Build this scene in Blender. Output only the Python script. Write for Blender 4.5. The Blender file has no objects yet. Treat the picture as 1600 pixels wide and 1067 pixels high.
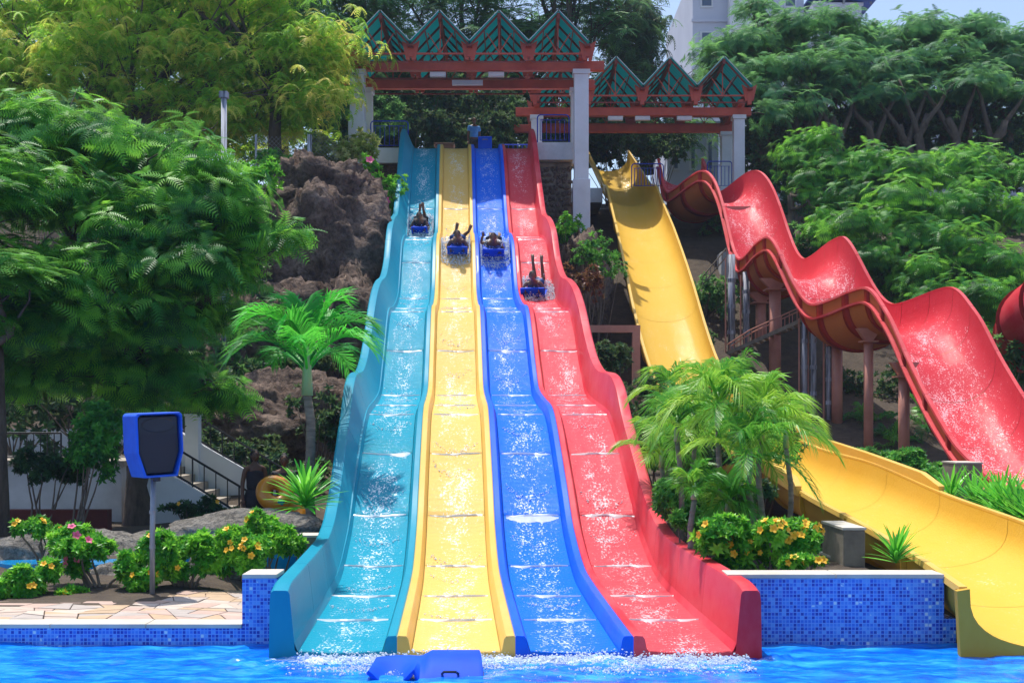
import bpy, bmesh, math, random
import numpy as np
from mathutils import Vector, Matrix, noise as mnoise
random.seed(7); RNG = np.random.default_rng(11)
S = bpy.context.scene; COL = S.collection
PI = math.pi
# ------------------------------------------------------------------ camera
HC = 2.2                                    # camera height above the pool water (m)
cam = bpy.data.objects.new('camera', bpy.data.cameras.new('camera')); COL.objects.link(cam)
cam.location = (0, 0, HC); cam.rotation_euler = (PI/2, 0, 0)
cam.data.sensor_width = 36; cam.data.lens = 45; cam.data.shift_y = 0.0772
cam.data.clip_start = 0.1; cam.data.clip_end = 2500
S.camera = cam
# ------------------------------------------------------------------ light
SUN = Vector((-0.15, 0.27, 0.92)).normalized()
w = bpy.data.worlds.new('World'); S.world = w; w.use_nodes = True
nt = w.node_tree; bg = nt.nodes['Background']
sky = nt.nodes.new('ShaderNodeTexSky'); sky.sky_type = 'NISHITA'; sky.sun_disc = False
sky.sun_elevation = math.asin(SUN.z); sky.sun_rotation = math.atan2(SUN.x, SUN.y)
sky.air_density = 1.0; sky.dust_density = 2.0; sky.ozone_density = 2.0
nt.links.new(sky.outputs[0], bg.inputs[0]); bg.inputs[1].default_value = 0.15
sl = bpy.data.lights.new('sun', 'SUN'); sl.energy = 3.7; sl.angle = math.radians(0.53); sl.color = (1, .95, .87)
so = bpy.data.objects.new('sun', sl); COL.objects.link(so)
so.rotation_euler = (-SUN).to_track_quat('-Z', 'Y').to_euler(); so.location = (-20, 20, 60)
S.view_settings.view_transform = 'Standard'; S.view_settings.look = 'None'
S.view_settings.exposure = 0.42; S.view_settings.gamma = 1; S.view_settings.use_curve_mapping = False
S.cycles.max_bounces = 8; S.cycles.diffuse_bounces = 4; S.cycles.transmission_bounces = 6; S.cycles.transparent_max_bounces = 8
S.cycles.sample_clamp_indirect = 6

# ------------------------------------------------------------------ helpers
def W(px, py, D):                           # a point of the place, measured at distance D
    return Vector(((px-800)*D/2000, D, HC+(657-py)*D/2000))
def tag(o, label=None, cat=None, group=None, kind=None):
    if label: o['label'] = label
    if cat: o['category'] = cat
    if group: o['group'] = group
    if kind: o['kind'] = kind
    return o
def empty(name, loc=(0, 0, 0), rz=0):
    o = bpy.data.objects.new(name, None); COL.objects.link(o); o.location = loc; o.rotation_euler = (0, 0, rz)
    o.empty_display_size = .2; return o
def link(name, me, mat=None, parent=None, smooth=False):
    if mat is not None and len(me.materials) == 0: me.materials.append(mat)
    o = bpy.data.objects.new(name, me); COL.objects.link(o)
    if parent is not None: o.parent = parent
    if smooth: me.shade_smooth()
    return o
def dupobj(o, parent, loc=None, rot=None):
    c = o.copy(); COL.objects.link(c); c.parent = parent
    if loc is not None: c.location = loc
    if rot is not None: c.rotation_euler = rot
    return c
def copy_tree(o, parent=None):
    c = o.copy(); COL.objects.link(c); c.parent = parent
    for ch in list(o.children): copy_tree(ch, c)
    return c
class MB:
    def __init__(s): s.v = []; s.f = []; s.uv = None; s.mi = []
    def add(s, vs, fs, m=0):
        n = len(s.v); s.v += [tuple(p) for p in vs]; s.f += [tuple(i+n for i in f) for f in fs]; s.mi += [m]*len(fs); return s
    def box(s, x0, y0, z0, x1, y1, z1, m=0):
        vs = [(x0,y0,z0),(x1,y0,z0),(x1,y1,z0),(x0,y1,z0),(x0,y0,z1),(x1,y0,z1),(x1,y1,z1),(x0,y1,z1)]
        return s.add(vs, [(0,3,2,1),(4,5,6,7),(0,1,5,4),(1,2,6,5),(2,3,7,6),(3,0,4,7)], m)
    def bar(s, a, b, w, h, m=0, up=(0, 0, 1)):   # box section bar from a to b
        a = Vector(a); b = Vector(b); d = (b-a).normalized(); up = Vector(up)
        if abs(d.dot(up)) > .99: up = Vector((0, 1, 0))
        r = d.cross(up).normalized()*w/2; u = r.cross(d).normalized()*h/2
        vs = [p+q for p in (a, b) for q in (-r-u, r-u, r+u, -r+u)]
        return s.add(vs, [(0,1,2,3),(7,6,5,4),(0,4,5,1),(1,5,6,2),(2,6,7,3),(3,7,4,0)], m)
    def tube(s, pts, rad, n=8, m=0, caps=True):
        pts = [Vector(p) for p in pts]; k = len(pts)
        if not hasattr(rad, '__len__'): rad = [rad]*k
        vs = []; prev = None
        for i, p in enumerate(pts):
            d = (pts[min(i+1, k-1)]-pts[max(i-1, 0)]).normalized()
            if prev is None:
                r = d.cross(Vector((0, 0, 1)));
                if r.length < .05: r = d.cross(Vector((0, 1, 0)))
                r.normalize()
            else:
                r = (prev-d*prev.dot(d)).normalized()
            prev = r; u = d.cross(r)
            for j in range(n):
                a = 2*PI*j/n; vs.append(p+(r*math.cos(a)+u*math.sin(a))*rad[i])
        fs = [(i*n+j, i*n+(j+1) % n, (i+1)*n+(j+1) % n, (i+1)*n+j) for i in range(k-1) for j in range(n)]
        if caps: fs += [tuple(range(n-1, -1, -1)), tuple((k-1)*n+j for j in range(n))]
        return s.add(vs, fs, m)
    def loft(s, rings, closed=True, m=0, caps=True):
        n = len(rings[0]); vs = [p for r in rings for p in r]; fs = []
        for i in range(len(rings)-1):
            for j in range(n if closed else n-1):
                fs.append((i*n+j, i*n+(j+1) % n, (i+1)*n+(j+1) % n, (i+1)*n+j))
        if caps and closed: fs += [tuple(range(n-1, -1, -1)), tuple((len(rings)-1)*n+j for j in range(n))]
        return s.add(vs, fs, m)
    def blob(s, c, r, nu=10, nv=7, m=0, dent=0, seed=0):
        c = Vector(c); rx, ry, rz = r; vs = []
        for i in range(nv+1):
            th = PI*i/nv
            for j in range(nu):
                a = 2*PI*j/nu; q = Vector((math.sin(th)*math.cos(a), math.sin(th)*math.sin(a), math.cos(th)))
                k = 1+(dent*mnoise.noise(q*1.7+Vector((seed, 0, 0))) if dent else 0)
                vs.append(c+Vector((q.x*rx*k, q.y*ry*k, q.z*rz*k)))
        fs = [(i*nu+j, (i+1)*nu+j, (i+1)*nu+(j+1) % nu, i*nu+(j+1) % nu) for i in range(nv) for j in range(nu)]
        return s.add(vs, fs, m)
    def mesh(s, name, mats=None):
        me = bpy.data.meshes.new(name); me.from_pydata(s.v, [], s.f); me.update()
        if mats:
            for q in (mats if isinstance(mats, (list, tuple)) else [mats]): me.materials.append(q)
            if max(s.mi, default=0) > 0: me.polygons.foreach_set('material_index', s.mi)
        return me
    def build(s, name, mat=None, parent=None, smooth=False, bevel=0):
        me = s.mesh(name, mat); o = link(name, me, None, parent, smooth)
        if bevel:
            b = o.modifiers.new('bevel', 'BEVEL'); b.width = bevel; b.segments = 2; b.limit_method = 'ANGLE'; b.angle_limit = .6
        return o
def npmesh(name, V, F, mat, parent=None, attr=None, smooth=False, uv=None):
    """V (n,3), F (m,k) arrays -> one mesh object quickly."""
    me = bpy.data.meshes.new(name); k = F.shape[1]
    me.vertices.add(len(V)); me.vertices.foreach_set('co', V.astype(np.float32).ravel())
    me.loops.add(F.size); me.loops.foreach_set('vertex_index', F.astype(np.int32).ravel())
    me.polygons.add(len(F)); me.polygons.foreach_set('loop_start', np.arange(0, F.size, k, dtype=np.int32))
    me.update(calc_edges=True)
    if attr is not None:
        a = me.attributes.new('rnd', 'FLOAT', 'POINT'); a.data.foreach_set('value', attr.astype(np.float32))
    if uv is not None:
        l = me.uv_layers.new(name='UVMap'); l.data.foreach_set('uv', uv[F.ravel()].astype(np.float32).ravel())
    return link(name, me, mat, parent, smooth)
def scatter(tv, tf, pos, X, Z, sc, rnd, name, mat, parent=None, rest=None):
    """instances template (x along X, z along Z) into one mesh."""
    X = X/np.linalg.norm(X, axis=1, keepdims=True); Y = np.cross(Z, X)
    ln = np.linalg.norm(Y, axis=1, keepdims=True); ln[ln < 1e-6] = 1; Y = Y/ln; Zn = np.cross(X, Y)
    R = np.stack([X, Y, Zn], axis=2)*sc[:, None, None]
    V = np.einsum('nij,vj->nvi', R, tv)+pos[:, None, :]
    n, k = len(pos), len(tv)
    F = (tf[None, :, :]+(np.arange(n)*k)[:, None, None]).reshape(-1, tf.shape[1])
    return npmesh(name, V.reshape(-1, 3), F, mat, parent, np.repeat(rnd, k))
def mono(tab):
    X = np.array([t[0] for t in tab], float); Y = np.array([t[1] for t in tab], float)
    h = np.diff(X); d = np.diff(Y)/h; m = np.zeros(len(X)); m[0] = d[0]; m[-1] = d[-1]
    for i in range(1, len(X)-1):
        if d[i-1]*d[i] > 0:
            w1 = 2*h[i]+h[i-1]; w2 = h[i]+2*h[i-1]; m[i] = (w1+w2)/(w1/d[i-1]+w2/d[i])
    def f(x):
        x = min(max(x, X[0]), X[-1]); i = min(int(np.searchsorted(X, x, 'right'))-1, len(X)-2)
        t = (x-X[i])/h[i]; t2 = t*t; t3 = t2*t
        return float((2*t3-3*t2+1)*Y[i]+(t3-2*t2+t)*h[i]*m[i]+(-2*t3+3*t2)*Y[i+1]+(t3-t2)*h[i]*m[i+1])
    return f
def lerp(tab, x): return float(np.interp(x, [t[0] for t in tab], [t[1] for t in tab]))
_tabs = [np.random.default_rng(i).random((64, 64)) for i in range(6)]
def vnoise(x, y, k=0):
    T = _tabs[k % 6]; xi = np.floor(x).astype(int); yi = np.floor(y).astype(int); fx = x-xi; fy = y-yi
    fx = fx*fx*(3-2*fx); fy = fy*fy*(3-2*fy)
    g = lambda a, b: T[a % 64, b % 64]
    return (g(xi, yi)*(1-fx)+g(xi+1, yi)*fx)*(1-fy)+(g(xi, yi+1)*(1-fx)+g(xi+1, yi+1)*fx)*fy

# ------------------------------------------------------------------ materials
def new_mat(name):
    m = bpy.data.materials.new(name); m.use_nodes = True; N = m.node_tree.nodes; L = m.node_tree.links
    return m, N, L, N['Principled BSDF']
def ramp(N, stops, mode='LINEAR'):
    r = N.new('ShaderNodeValToRGB'); e = r.color_ramp.elements; r.color_ramp.interpolation = mode
    while len(e) < len(stops): e.new(.5)
    for q, (p, c) in zip(e, stops): q.position = p; q.color = (*c, 1) if len(c) == 3 else c
    return r
def mixc(N, L, a, b, fac, mode='MIX'):
    x = N.new('ShaderNodeMix'); x.data_type = 'RGBA'; x.blend_type = mode
    for i, v in ((0, fac), (6, a), (7, b)):
        if hasattr(v, 'is_linked'): L.new(v, x.inputs[i])
        else: x.inputs[i].default_value = v if i == 0 else (*v, 1)
    return x.outputs[2]
def mth(N, L, op, a, b=0.0, c=None):
    x = N.new('ShaderNodeMath'); x.operation = op
    for s, v in zip(x.inputs, (a, b) if c is None else (a, b, c)):
        if hasattr(v, 'is_linked'): L.new(v, s)
        else: s.default_value = v
    return x.outputs[0]
def tex(N, L, scale, detail=4, rough=.55, kind='OBJ', vec=None, stretch=None):
    n = N.new('ShaderNodeTexNoise'); n.inputs['Scale'].default_value = scale; n.inputs['Detail'].default_value = detail; n.inputs['Roughness'].default_value = rough
    if vec is None:
        if kind == 'GEO': g = N.new('ShaderNodeNewGeometry'); vec = g.outputs['Position']
        else: g = N.new('ShaderNodeTexCoord'); vec = g.outputs['UV' if kind == 'UV' else 'Object']
    if stretch:
        mp = N.new('ShaderNodeMapping'); mp.inputs['Scale'].default_value = stretch; L.new(vec, mp.inputs[0]); vec = mp.outputs[0]
    L.new(vec, n.inputs['Vector']); return n.outputs['Fac']
def bump(N, L, h, strength, dist, b):
    k = N.new('ShaderNodeBump'); k.inputs['Strength'].default_value = strength; k.inputs['Distance'].default_value = dist
    L.new(h, k.inputs['Height']); L.new(k.outputs[0], b.inputs['Normal']); return k
def paint(name, c1, c2=None, rough=.5, scale=3, bstr=.15, bdist=.01, metal=0, coat=0, bscale=None, stretch=None, lo=.35, hi=.7):
    m, N, L, b = new_mat(name); c2 = c2 or tuple(x*.75 for x in c1)
    f = tex(N, L, scale, 6, .62, 'GEO', stretch=stretch); r = ramp(N, [(lo, c1), (hi, c2)]); L.new(f, r.inputs[0]); L.new(r.outputs[0], b.inputs['Base Color'])
    b.inputs['Roughness'].default_value = rough; b.inputs['Metallic'].default_value = metal; b.inputs['Coat Weight'].default_value = coat
    if bstr: bump(N, L, tex(N, L, bscale or scale*6, 4, .6, 'GEO'), bstr, bdist, b)
    return m
def leafmat(name, dark, mid, light, trans=.35, rough=.45, clump=.5):
    m, N, L, b = new_mat(name)
    a = N.new('ShaderNodeAttribute'); a.attribute_name = 'rnd'
    n = tex(N, L, clump, 2, .5, 'GEO')
    s = mth(N, L, 'ADD', mth(N, L, 'MULTIPLY', a.outputs['Fac'], .8), mth(N, L, 'MULTIPLY', n, .5))  # real leaf variation, widened so dark fronds paint in the crowns' shaded pockets
    r = ramp(N, [(.28, dark), (.62, mid), (.92, light)]); L.new(s, r.inputs[0])
    L.new(r.outputs[0], b.inputs['Base Color']); b.inputs['Roughness'].default_value = rough
    b.inputs['Specular IOR Level'].default_value = .4
    t = N.new('ShaderNodeBsdfTranslucent'); mx = N.new('ShaderNodeMixShader'); mx.inputs[0].default_value = trans
    tc = mixc(N, L, r.outputs[0], (.9, 1.0, .25), .12, 'MIX'); L.new(tc, t.inputs[0])
    L.new(b.outputs[0], mx.inputs[1]); L.new(t.outputs[0], mx.inputs[2]); L.new(mx.outputs[0], N['Material Output'].inputs[0])
    return m
def gelcoat(name, col, fade, rough=.28, shade=None):
    """painted fibreglass; streaky sun-faded patches and scuffs."""
    m, N, L, b = new_mat(name)
    f = tex(N, L, 1.3, 6, .65, 'GEO', stretch=(2.5, .7, 1)); r = ramp(N, [(.4, (0, 0, 0)), (.75, (1, 1, 1))]); L.new(f, r.inputs[0])
    c = mixc(N, L, col, fade, mth(N, L, 'MULTIPLY', r.outputs[0], .45))
    g = tex(N, L, 9, 5, .7, 'GEO', stretch=(1, .35, .35)); r2 = ramp(N, [(.62, (0, 0, 0)), (.8, (1, 1, 1))]); L.new(g, r2.inputs[0])
    c = mixc(N, L, c, tuple(x*.55 for x in col), mth(N, L, 'MULTIPLY', r2.outputs[0], .35))
    L.new(c, b.inputs['Base Color']); b.inputs['Roughness'].default_value = rough+.15; b.inputs['Specular IOR Level'].default_value = .16; b.inputs['Coat Weight'].default_value = .05; b.inputs['Coat Roughness'].default_value = .2
    bump(N, L, tex(N, L, 5, 3, .5, 'GEO'), .12, .02, b)
    return m
def wetlane(name, col, fade, foam=.5, thr=.52, tint=(.92, .95, 1), wave=1.0):
    """a lane floor under a rippled film of running water; uv = (0..1 across, metres along)."""
    m, N, L, b = new_mat(name)
    uvn = N.new('ShaderNodeTexCoord').outputs['UV']; sp = N.new('ShaderNodeSeparateXYZ'); L.new(uvn, sp.inputs[0])
    pos = N.new('ShaderNodeNewGeometry').outputs['Position']
    big = tex(N, L, 1.1, 5, .6, vec=pos, stretch=(1.8, .6, .6))
    fine = tex(N, L, 34, 3, .75, vec=pos, stretch=(1, .55, .55))
    mid = tex(N, L, 7, 5, .7, vec=pos, stretch=(1.2, .5, .5))
    # across-lane mask: the film is thickest off the edges
    u = sp.outputs[0]; e = mth(N, L, 'POWER', mth(N, L, 'MULTIPLY', mth(N, L, 'MULTIPLY', u, mth(N, L, 'SUBTRACT', 1, u)), 4), .4)
    mask = mth(N, L, 'MULTIPLY', e, mth(N, L, 'ADD', big, .18))
    th = mth(N, L, 'SUBTRACT', thr+.222, mth(N, L, 'MULTIPLY', mask, .30))
    mixf = mth(N, L, 'ADD', mth(N, L, 'MULTIPLY', fine, .68), mth(N, L, 'MULTIPLY', mid, .32))
    foam_glint = mth(N, L, 'MULTIPLY', mth(N, L, 'SUBTRACT', mixf, th), 18)
    cl = N.new('ShaderNodeClamp'); L.new(foam_glint, cl.inputs[0])
    base = mixc(N, L, col, fade, mth(N, L, 'MULTIPLY', big, .55))
    c = mixc(N, L, base, tint, mth(N, L, 'MULTIPLY', cl.outputs[0], foam))  # white flecks: foam, plus sun glints painted into the base colour
    L.new(c, b.inputs['Base Color']); b.inputs['Roughness'].default_value = .6; b.inputs['Specular IOR Level'].default_value = .06
    b.inputs['Coat Weight'].default_value = .2; b.inputs['Coat Roughness'].default_value = .07; b.inputs['Coat IOR'].default_value = 1.33
    wv = N.new('ShaderNodeTexWave'); wv.wave_type = 'BANDS'; wv.bands_direction = 'Y'; wv.inputs['Scale'].default_value = 2.4; wv.inputs['Distortion'].default_value = 7; wv.inputs['Detail'].default_value = 3; wv.inputs['Detail Scale'].default_value = 1.5
    L.new(pos, wv.inputs[0])
    h = mth(N, L, 'ADD', mth(N, L, 'MULTIPLY', mid, 1.0), mth(N, L, 'ADD', mth(N, L, 'MULTIPLY', fine, .45), mth(N, L, 'MULTIPLY', wv.outputs['Fac'], .25*wave)))
    k = bump(N, L, h, .55*(.5+.5*wave), .035, b); L.new(k.outputs[0], b.inputs['Coat Normal'])
    return m
def mosaic(name, seed=0.0):
    m, N, L, b = new_mat(name)
    pos = N.new('ShaderNodeNewGeometry').outputs['Position']; mp = N.new('ShaderNodeMapping'); k = 1/.036
    mp.inputs['Scale'].default_value = (k, k, k); mp.inputs['Location'].default_value = (seed, .5, .31); L.new(pos, mp.inputs[0])
    fl = N.new('ShaderNodeVectorMath'); fl.operation = 'FLOOR'; L.new(mp.outputs[0], fl.inputs[0])
    wn = N.new('ShaderNodeTexWhiteNoise'); L.new(fl.outputs[0], wn.inputs[0])
    z = N.new('ShaderNodeSeparateXYZ'); L.new(pos, z.inputs[0])
    low = tex(N, L, 3.2, 3, .6, vec=pos)
    v = mth(N, L, 'ADD', wn.outputs[0], mth(N, L, 'MULTIPLY', mth(N, L, 'SUBTRACT', low, .5), .5))
    r = ramp(N, [(0, (.02, .05, .42)), (.22, (.035, .10, .60)), (.42, (.05, .19, .72)), (.66, (.09, .28, .78)), (.88, (.16, .40, .84)), (.993, (.7, .8, .85))], 'CONSTANT'); L.new(v, r.inputs[0])
    fr = N.new('ShaderNodeVectorMath'); fr.operation = 'FRACTION'; L.new(mp.outputs[0], fr.inputs[0])
    sf = N.new('ShaderNodeSeparateXYZ'); L.new(fr.outputs[0], sf.inputs[0])
    def edge(s): return mth(N, L, 'MINIMUM', s, mth(N, L, 'SUBTRACT', 1, s))
    d = mth(N, L, 'MINIMUM', edge(sf.outputs[0]), edge(sf.outputs[2]))
    g = mth(N, L, 'GREATER_THAN', d, .105)
    c = mixc(N, L, (.22, .42, .85), r.outputs[0], g); L.new(c, b.inputs['Base Color'])
    L.new(mth(N, L, 'SUBTRACT', .6, mth(N, L, 'MULTIPLY', g, .45)), b.inputs['Roughness'])
    bump(N, L, g, .4, .004, b)
    return m
M = {}
M['white'] = paint('white_render', (.74, .76, .80), (.60, .62, .66), .6, .9, .1, .004)
M['whitegrime'] = paint('weathered_white_render', (.66, .68, .72), (.40, .42, .44), .7, 1.3, .2, .01, lo=.4, hi=.8)
M['beam'] = paint('red_painted_timber', (.58, .10, .055), (.42, .065, .04), .5, 1.6, .15, .005)
M['rafter'] = paint('dark_red_timber', (.26, .045, .03), (.18, .03, .022), .55, 2, .1, .005)
M['cream'] = paint('cream_coping', (.68, .62, .52), (.50, .45, .38), .65, 2.2, .3, .004, bscale=30)
M['concrete'] = paint('stained_concrete', (.34, .29, .22), (.16, .13, .10), .85, 2.4, .4, .01, bscale=22)
M['salmon'] = paint('salmon_painted_steel', (.60, .27, .20), (.46, .19, .14), .5, 2.0, .1, .004)
M['greypipe'] = paint('weathered_grey_pipe', (.50, .52, .58), (.08, .09, .12), .6, 3, .2, .005, stretch=(5, 5, .3), lo=.42, hi=.62)
M['bluepaint'] = paint('blue_painted_steel', (.010, .045, .50), (.008, .03, .36), .35, 3, .05, .002)
M['black'] = paint('black_painted_steel', (.018, .018, .022), (.01, .01, .012), .4, 3, .05, .002)
M['steel'] = paint('galvanised_steel_pole', (.38, .40, .43), (.20, .21, .23), .45, 5, .15, .004, metal=.4, stretch=(3, 3, .5))
M['bark'] = paint('tree_bark', (.15, .11, .085), (.06, .045, .035), .9, 4, .8, .03, bscale=16, stretch=(2, 2, .6))
M['twig'] = paint('pale_branch_bark', (.24, .19, .15), (.12, .09, .07), .85, 4, .5, .02, bscale=20)
M['palmtrunk'] = paint('ringed_palm_trunk', (.28, .24, .19), (.14, .115, .09), .85, 3, .6, .02, stretch=(1, 1, 6))
M['crownshaft'] = paint('green_palm_crownshaft', (.22, .42, .15), (.30, .40, .18), .4, 2, .05, .003)
M['rock'] = None
M['soil'] = paint('dark_garden_soil', (.055, .04, .03), (.10, .075, .05), .95, 3, .8, .05, bscale=12)
M['stonepave'] = None
def rockmat(name, a, b_, c, sc=1.2):
    m, N, L, b = new_mat(name)
    f = tex(N, L, sc, 9, .68, 'GEO'); r = ramp(N, [(.32, a), (.5, b_), (.72, c)]); L.new(f, r.inputs[0])
    v = N.new('ShaderNodeTexVoronoi'); v.inputs['Scale'].default_value = sc*5; L.new(N.new('ShaderNodeNewGeometry').outputs['Position'], v.inputs['Vector'])
    f2 = tex(N, L, sc*9, 6, .8, 'GEO'); r2 = ramp(N, [(.38, (.25, .25, .25)), (.55, (1, 1, 1))]); L.new(f2, r2.inputs[0]); L.new(mixc(N, L, r.outputs[0], r2.outputs[0], .8, 'MULTIPLY'), b.inputs['Base Color']); b.inputs['Roughness'].default_value = .92
    h = mth(N, L, 'ADD', tex(N, L, sc*5, 9, .75, 'GEO'), mth(N, L, 'MULTIPLY', v.outputs['Distance'], .5)); bump(N, L, h, 1, .16, b)
    return m
M['rock'] = rockmat('coral_rock', (.05, .034, .026), (.19, .128, .097), (.42, .31, .24), 1.1)
M['boulder'] = rockmat('pale_boulder', (.22, .20, .17), (.42, .38, .33), (.55, .51, .45), 2)
M['fieldstone'] = rockmat('field_stone', (.16, .12, .10), (.28, .22, .19), (.40, .33, .28), 3)
M['tile'] = mosaic('blue_glass_mosaic'); M['tile2'] = mosaic('blue_glass_mosaic_low', 7.3)
# leaves
M['flamb'] = leafmat('flamboyant_leaf', (.010, .10, .028), (.042, .31, .036), (.24, .64, .05), .52)
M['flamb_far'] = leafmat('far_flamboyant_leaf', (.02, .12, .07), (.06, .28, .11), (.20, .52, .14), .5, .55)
M['yellowtree'] = leafmat('yellowing_neem_leaf', (.07, .34, .03), (.42, .74, .06), (.95, .82, .20), .62, .5, .9)
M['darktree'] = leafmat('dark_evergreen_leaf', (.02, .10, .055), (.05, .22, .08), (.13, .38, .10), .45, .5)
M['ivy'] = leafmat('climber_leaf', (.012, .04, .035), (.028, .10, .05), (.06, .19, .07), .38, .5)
M['palm'] = leafmat('areca_palm_leaf', (.02, .20, .025), (.08, .42, .03), (.38, .66, .06), .48, .4, 1.6)
M['palm2'] = leafmat('coconut_palm_leaf', (.006, .20, .03), (.015, .46, .04), (.09, .72, .05), .5, .45, 1.2)
M['shrub'] = leafmat('glossy_shrub_leaf', (.02, .19, .02), (.07, .44, .03), (.30, .72, .05), .42, .38, 2)
M['shrubdark'] = leafmat('dark_shrub_leaf', (.015, .12, .035), (.045, .30, .05), (.16, .52, .06), .4, .38, 2)
M['grass'] = leafmat('dry_hillside_grass', (.12, .22, .04), (.30, .42, .09), (.60, .60, .26), .45, .6, 1.0)
M['strap'] = leafmat('strap_leaf', (.02, .28, .02), (.06, .52, .03), (.22, .74, .06), .42, .35, 2)
M['redleaf'] = leafmat('red_cordyline_leaf', (.10, .03, .03), (.20, .05, .05), (.30, .12, .07), .35, .4, 2)
M['yflower'] = paint('yellow_trumpet_petal', (.90, .55, .02), (.85, .42, .015), .5, 20, 0)
M['pflower'] = paint('pink_petal', (.85, .10, .22), (.75, .2, .35), .5, 20, 0)
# gelcoats
M['tealw'] = gelcoat('teal_gelcoat', (.004, .26, .40), (.02, .36, .48)); M['tealf'] = wetlane('teal_lane_under_water', (.004, .26, .40), (.01, .36, .50), .75)
M['yelw'] = gelcoat('yellow_gelcoat', (.74, .46, .09), (.80, .58, .22)); M['yelf'] = wetlane('yellow_lane_under_water', (.76, .47, .11), (.82, .58, .22), .7)
M['bluw'] = gelcoat('blue_gelcoat', (.002, .10, .74), (.005, .18, .82)); M['bluf'] = wetlane('blue_lane_under_water', (.001, .12, .76), (.003, .21, .86), .75)
M['redw'] = gelcoat('red_gelcoat', (.62, .03, .05), (.80, .20, .22)); M['redf'] = wetlane('red_lane_under_water', (.66, .05, .07), (.76, .15, .18), .7, tint=(1, .86, .9))
M['yel2'] = wetlane('wet_yellow_chute', (.70, .42, .045), (.76, .52, .12), .25, .58, wave=.2); M['yel2o'] = gelcoat('yellow_chute_outside', (.60, .34, .04), (.70, .44, .08), .4)
M['red2'] = wetlane('wet_red_chute', (.62, .03, .05), (.80, .14, .16), .6, .51, tint=(1, .84, .88), wave=.25); M['red2o'] = gelcoat('orange_brown_chute_outside', (.50, .16, .05), (.42, .10, .04), .45)  # orange-brown outside: light glowing through the fibreglass is put into its colour
M['red2l'] = gelcoat('red_chute_lip', (.66, .06, .07), (.80, .28, .28))
M['darkred'] = gelcoat('dark_red_gelcoat', (.30, .02, .015), (.38, .04, .03), .4)
def roofmat():
    m, N, L, b = new_mat('translucent_teal_sheet'); b.inputs['Base Color'].default_value = (.01, .26, .27, 1); b.inputs['Roughness'].default_value = .35
    t = N.new('ShaderNodeBsdfTranslucent'); t.inputs[0].default_value = (.015, .42, .44, 1); mx = N.new('ShaderNodeMixShader'); mx.inputs[0].default_value = .5
    L.new(b.outputs[0], mx.inputs[1]); L.new(t.outputs[0], mx.inputs[2]); L.new(mx.outputs[0], N['Material Output'].inputs[0])
    return m
M['roof'] = roofmat()
def watermat(name, a, b_, c, sc=1.2, rough=.04):
    m, N, L, b = new_mat(name)
    f = tex(N, L, sc, 4, .6, 'GEO', stretch=(.8, 2.2, 1)); r = ramp(N, [(.34, a), (.5, b_), (.68, c)]); L.new(f, r.inputs[0]); L.new(r.outputs[0], b.inputs['Base Color'])
    b.inputs['Roughness'].default_value = rough; b.inputs['IOR'].default_value = 1.33
    h = tex(N, L, 9, 4, .6, 'GEO', stretch=(.8, 1.6, 1)); bump(N, L, h, .5, .03, b)
    return m
def poolfoam(m):
    N, L = m.node_tree.nodes, m.node_tree.links; b = N['Principled BSDF']; pos = N.new('ShaderNodeNewGeometry').outputs['Position']; sp_ = N.new('ShaderNodeSeparateXYZ'); L.new(pos, sp_.inputs[0])
    dy = mth(N, L, 'ABSOLUTE', mth(N, L, 'SUBTRACT', sp_.outputs[1], 11.72)); fy = mth(N, L, 'SUBTRACT', 1, mth(N, L, 'MULTIPLY', dy, 1.5)); fx = mth(N, L, 'SUBTRACT', 1, mth(N, L, 'POWER', mth(N, L, 'MULTIPLY', mth(N, L, 'ABSOLUTE', sp_.outputs[0]), .40), 8))
    f = mth(N, L, 'MULTIPLY', mth(N, L, 'MAXIMUM', fy, 0), mth(N, L, 'MAXIMUM', fx, 0)); a = tex(N, L, 4, 5, .7, vec=pos, stretch=(.8, 1.6, 1)); c = tex(N, L, 40, 4, .8, vec=pos, stretch=(.8, 1.5, 1))
    g = mth(N, L, 'MULTIPLY', mth(N, L, 'SUBTRACT', mth(N, L, 'ADD', mth(N, L, 'MULTIPLY', a, .5), mth(N, L, 'MULTIPLY', c, .5)), mth(N, L, 'SUBTRACT', .64, mth(N, L, 'MULTIPLY', f, .2))), 12); cl = N.new('ShaderNodeClamp'); L.new(g, cl.inputs[0])
    src = b.inputs['Base Color'].links[0].from_socket; L.new(mixc(N, L, src, (.85, .92, .97), mth(N, L, 'MULTIPLY', cl.outputs[0], .85)), b.inputs['Base Color'])
M['pool'] = watermat('pool_water', (.002, .08, .58), (.003, .19, .76), (.04, .40, .88), 2.4)  # lighter cyan patches imitate caustic light, painted into the water colour
poolfoam(M['pool'])
M['pond'] = watermat('pond_water', (.0, .18, .5), (.0, .28, .65), (.02, .36, .7), 1.0)
def foammat():
    m, N, L, b = new_mat('white_water'); b.inputs['Base Color'].default_value = (.86, .92, .97, 1); b.inputs['Roughness'].default_value = .25
    t = N.new('ShaderNodeBsdfTranslucent'); t.inputs[0].default_value = (.9, .95, 1, 1); mx = N.new('ShaderNodeMixShader'); mx.inputs[0].default_value = .5; L.new(b.outputs[0], mx.inputs[1]); L.new(t.outputs[0], mx.inputs[2]); L.new(mx.outputs[0], N['Material Output'].inputs[0]); return m
M['foam'] = foammat()
MATSPEC = 1
M['matblue'] = paint('blue_foam_mat', (.002, .09, .74), (.002, .06, .60), .6, 2, .1, .004, bscale=40)
M['matblue'].node_tree.nodes['Principled BSDF'].inputs['Specular IOR Level'].default_value = .15
M['skin'] = paint('dark_brown_skin', (.17, .080, .048), (.12, .055, .034), .45, 8, .1, .002)
M['hair'] = paint('black_hair', (.012, .010, .010), (.02, .016, .014), .7, 30, .6, .004)
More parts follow.
